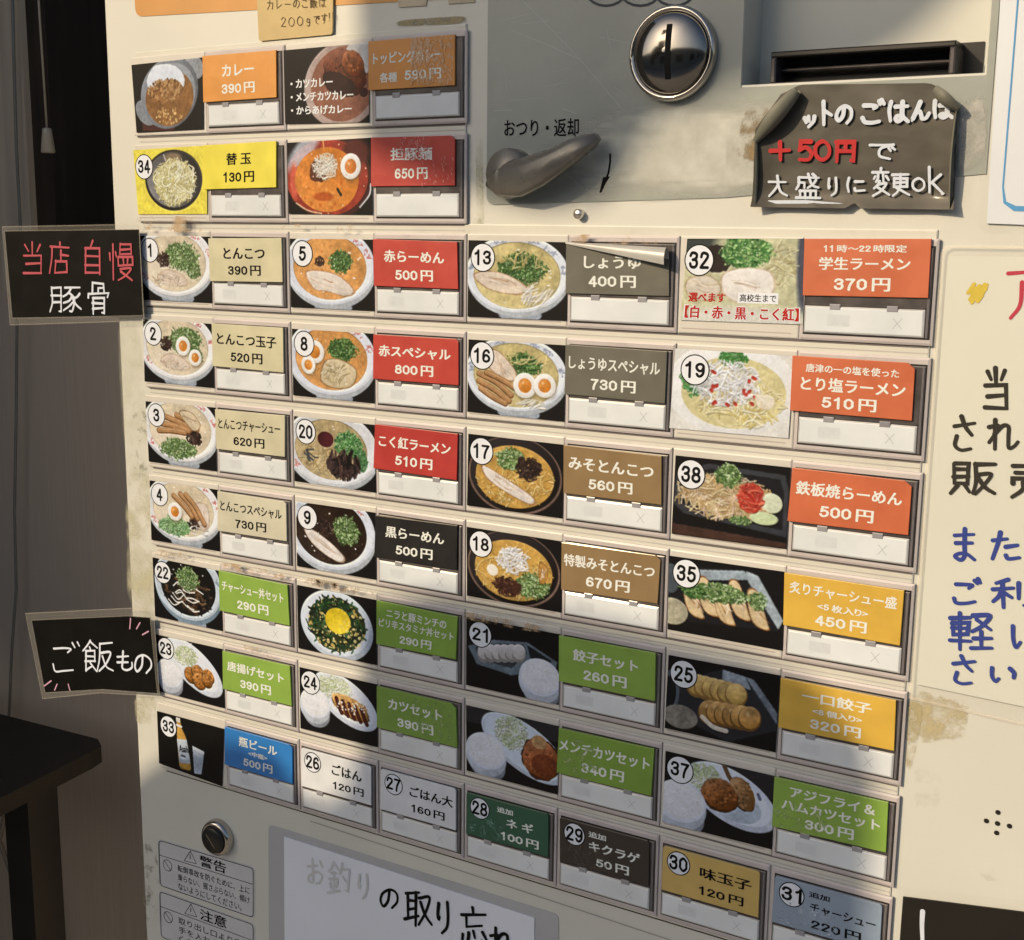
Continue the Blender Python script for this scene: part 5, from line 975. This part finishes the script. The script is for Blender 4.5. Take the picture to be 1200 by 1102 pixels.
write(b, [(c, 850 + x0 / 3.4286, y0 / 3.4286, 850 + x1 / 3.4286, y1 / 3.4286) for c, x0, y0, x1, y1 in (('ッ', 312, 455, 362, 512), ('ト', 372, 405, 440, 505), ('の', 438, 412, 514, 502), ('ご', 535, 405, 640, 505), ('は', 648, 400, 738, 494), ('ん', 742, 408, 825, 485), ('は', 828, 400, 918, 478))], dd, .0020, wm)
write(b, [(c, 850 + x0 / 3.4286, y0 / 3.4286, 850 + x1 / 3.4286, y1 / 3.4286) for c, x0, y0, x1, y1 in (('+', 172, 560, 268, 650), ('5', 278, 560, 362, 652), ('0', 350, 562, 430, 650), ('円', 434, 562, 530, 652))], dd, .0021, ink((206, 62, 56)))
write(b, [(c, 850 + x0 / 3.4286, y0 / 3.4286, 850 + x1 / 3.4286, y1 / 3.4286) for c, x0, y0, x1, y1 in (('で', 568, 566, 692, 645), ('大', 168, 702, 252, 792), ('盛', 278, 698, 384, 802), ('り', 398, 712, 464, 788), ('に', 482, 710, 566, 778), ('変', 586, 678, 664, 788), ('更', 664, 692, 746, 788), ('O', 742, 708, 812, 774), ('K', 806, 668, 882, 782), ('.', 855, 710, 895, 785))], dd, .0013, wm)
strokes(b, [[(850 + 175 / 3.43, 813 / 3.43), (850 + 320 / 3.43, 812 / 3.43), (850 + 475 / 3.43, 825 / 3.43)]], dd, .0016, wm); b.build('sheet', s)
def curl(name, A, B, n_, r0, r1, turns, m, parent, inward):
    """a rolled corner: paper wrapped round the crease A-B (pixels)"""
    b = MB(); vs = []; K = 12
    for i in range(n_):
        t = i / (n_ - 1); p = PT(*uv(A[0] + (B[0] - A[0]) * t, A[1] + (B[1] - A[1]) * t, .004), .0042); r = r0 + (r1 - r0) * math.sin(math.pi * min(1, t * .9 + .1)); ax = inward.normalized()
        for k in range(K):
            a = turns * k / (K - 1); vs.append(p + ax * (r * math.sin(a)) + Vector((0, -r * (1 - math.cos(a)), 0)))
    b.add(vs, [(i * K + k, i * K + k + 1, (i + 1) * K + k + 1, (i + 1) * K + k) for i in range(n_ - 1) for k in range(K - 1)], m, True); return b.build(name, parent)
curl('curled_corner', (936, 106), (886, 166), 12, .0016, .0044, 3.6, tpb, s, Vector((.72, 0, -.7)))
curl('curled_corner', (1098, 104), (1126, 128), 10, .0016, .0034, 3.8, tpb, s, Vector((-.6, 0, -.75)))
curl('curled_edge', (1125, 130), (1116, 244), 10, .0012, .0022, 2.6, tpb, s, Vector((-1, 0, 0)))
curl('curled_edge', (886, 168), (885, 240), 10, .0012, .0020, 2.6, tpb, s, Vector((1, 0, 0)))
# cream poster on the right
d = .0016; s = thing('poster', 'cream paper poster with black and blue marker writing right of the menu', 'poster', tuple(PT(*uv(1150, 560, d), d)))
b = MB(); pq_ = [uv(1112, 300), (5.25, .22), (5.25, 4.10), uv(1075, 801)]; pap = mat('cream_paper', S(240, 232, 200), .5, .02, 10, bump=.1, bscale=50, coat=.3)
b.prism(pq_, .0006, d, pap)
z6 = lambda l: [(c, 1020 + x0 / 2.622, 280 + y0 / 2.622, 1020 + x1 / 2.622, 280 + y1 / 2.622) for c, x0, y0, x1, y1 in l]
z7 = lambda l: [(c, 1020 + x0 / 2.611, 680 + y0 / 2.611, 1020 + x1 / 2.611, 680 + y1 / 2.611) for c, x0, y0, x1, y1 in l]
write(b, z6([('当', 340, 395, 430, 530), ('さ', 244, 540, 332, 655), ('れ', 358, 548, 458, 650), ('販', 242, 680, 388, 788), ('売', 424, 682, 545, 795)]), d + .0002, .0021, INK)
bl = ink((24, 58, 140)); write(b, z6([('ま', 244, 888, 332, 995), ('た', 364, 900, 468, 990)]) + z7([('ご', 240, -2, 340, 80), ('利', 370, -4, 490, 86), ('軽', 238, 98, 376, 212), ('い', 414, 122, 520, 220), ('さ', 242, 226, 332, 322), ('い', 352, 255, 452, 318)]), d + .0002, .0021, bl)
write(b, z6([('ア', 408, 84, 520, 250)]), d + .0002, .0018, ink((208, 48, 70)))
rr = random.Random(8); ym = mat('yellow_crayon', S(240, 204, 60), .8, .1, 80)
for k in range(16): a = rr.uniform(0, 6.28); x, y = 1143 + rr.uniform(-9, 9), 347 + rr.uniform(-8, 8); strokes(b, [[(x, y), (x + 5, y - 7)]], d + .0002 + k * .00001, .0016, ym)
b.build('paper', s)
b = MB(); sl = film_mat('clear_sleeve', (.5, .48, .42), .06, .12, .5); so = rpoly([uv(1068, 816), uv(1106, 289), (5.3, .15)], .004, {1}); b.prism(so + [(5.3, 4.3)], .0021, .0024, sl); b.ribbon([PT(*p, .0026) for p in [(5.3, 4.3)] + so], .0012, film_mat('sleeve_edge_highlight', (.75, .72, .62), .35, .12)); b.build('clear_sleeve', s)  # pale ribbon along the sleeve border is its highlight, painted in
# white sheet with a blue border, top right
s = thing('notice_sheet', 'white sheet with a sky blue rounded border in a clear sleeve at top right', 'notice', tuple(PT(*uv(1180, 130, .0016), .0016)))
b = MB(); b.prism([(4.12, -4.4), (5.25, -4.4), (5.25, .06), uv(1157, 262)], .0006, .0014, mat('white_paper', S(244, 240, 226), .45, .02, 20, coat=.3))
lb = ink((92, 168, 206)); P = [(4.195, -4.4), (4.195, -.32), (4.205, -.2), (4.24, -.15), (5.2, -.09)]; b.ribbon([PT(*p, .0016) for p in P], [.0007, .0007, .0012, .0022, .0024], lb); b.build('paper', s)
b = MB(); b.prism(rpoly([(4.09, -4.5), (5.3, -4.5), (5.3, .1), uv(1146, 270)], .004, {3}), .0019, .0022, sl); b.build('clear_sleeve', s)
# black sign, bottom right
b = MB(); b.prism([uv(1059, 1050), (5.2, 5.66), (5.2, 9), (4.03, 9)], .0004, .0014, black_paper); write(b, [('し', 1074, 1068, 1090, 1112)], .0016, .0024, ink((232, 230, 222)))
b.prism([uv(1052, 1038), (5.25, 5.5), (5.25, 9), (4.0, 9)], .0016, .0018, film_mat('dull_film', (.5, .48, .42), .025)); tag(b.build('black_sign'), 'plain black sign with one white stroke at the lower right', 'sign')
# hand-written notice in the lower window
d = .0010; b = MB(); b.prism(pxq((334, 980), (627, 1075), (627, 1190), (335, 1190)), .0004, d, mat('notice_paper', S(250, 246, 234), .45, .02, 20, coat=.25))
z5 = lambda l: [(c, 340 + x0 / 2.609, 860 + y0 / 2.609, 340 + x1 / 2.609, 860 + y1 / 2.609) for c, x0, y0, x1, y1 in l]
write(b, z5([('の', 268, 466, 334, 540), ('取', 348, 478, 434, 588), ('り', 436, 510, 500, 612), ('忘', 515, 530, 605, 660), ('れ', 605, 585, 690, 700)]), d + .0002, .0023, INK)
write(b, z5([('お', 48, 380, 105, 462), ('釣', 115, 392, 186, 492), ('り', 196, 425, 250, 505)]), d + .0002, .0020, ink((222, 215, 198)))
tag(b.build('handwritten_notice'), 'white notice with black handwriting fixed below the lowest keys', 'notice')
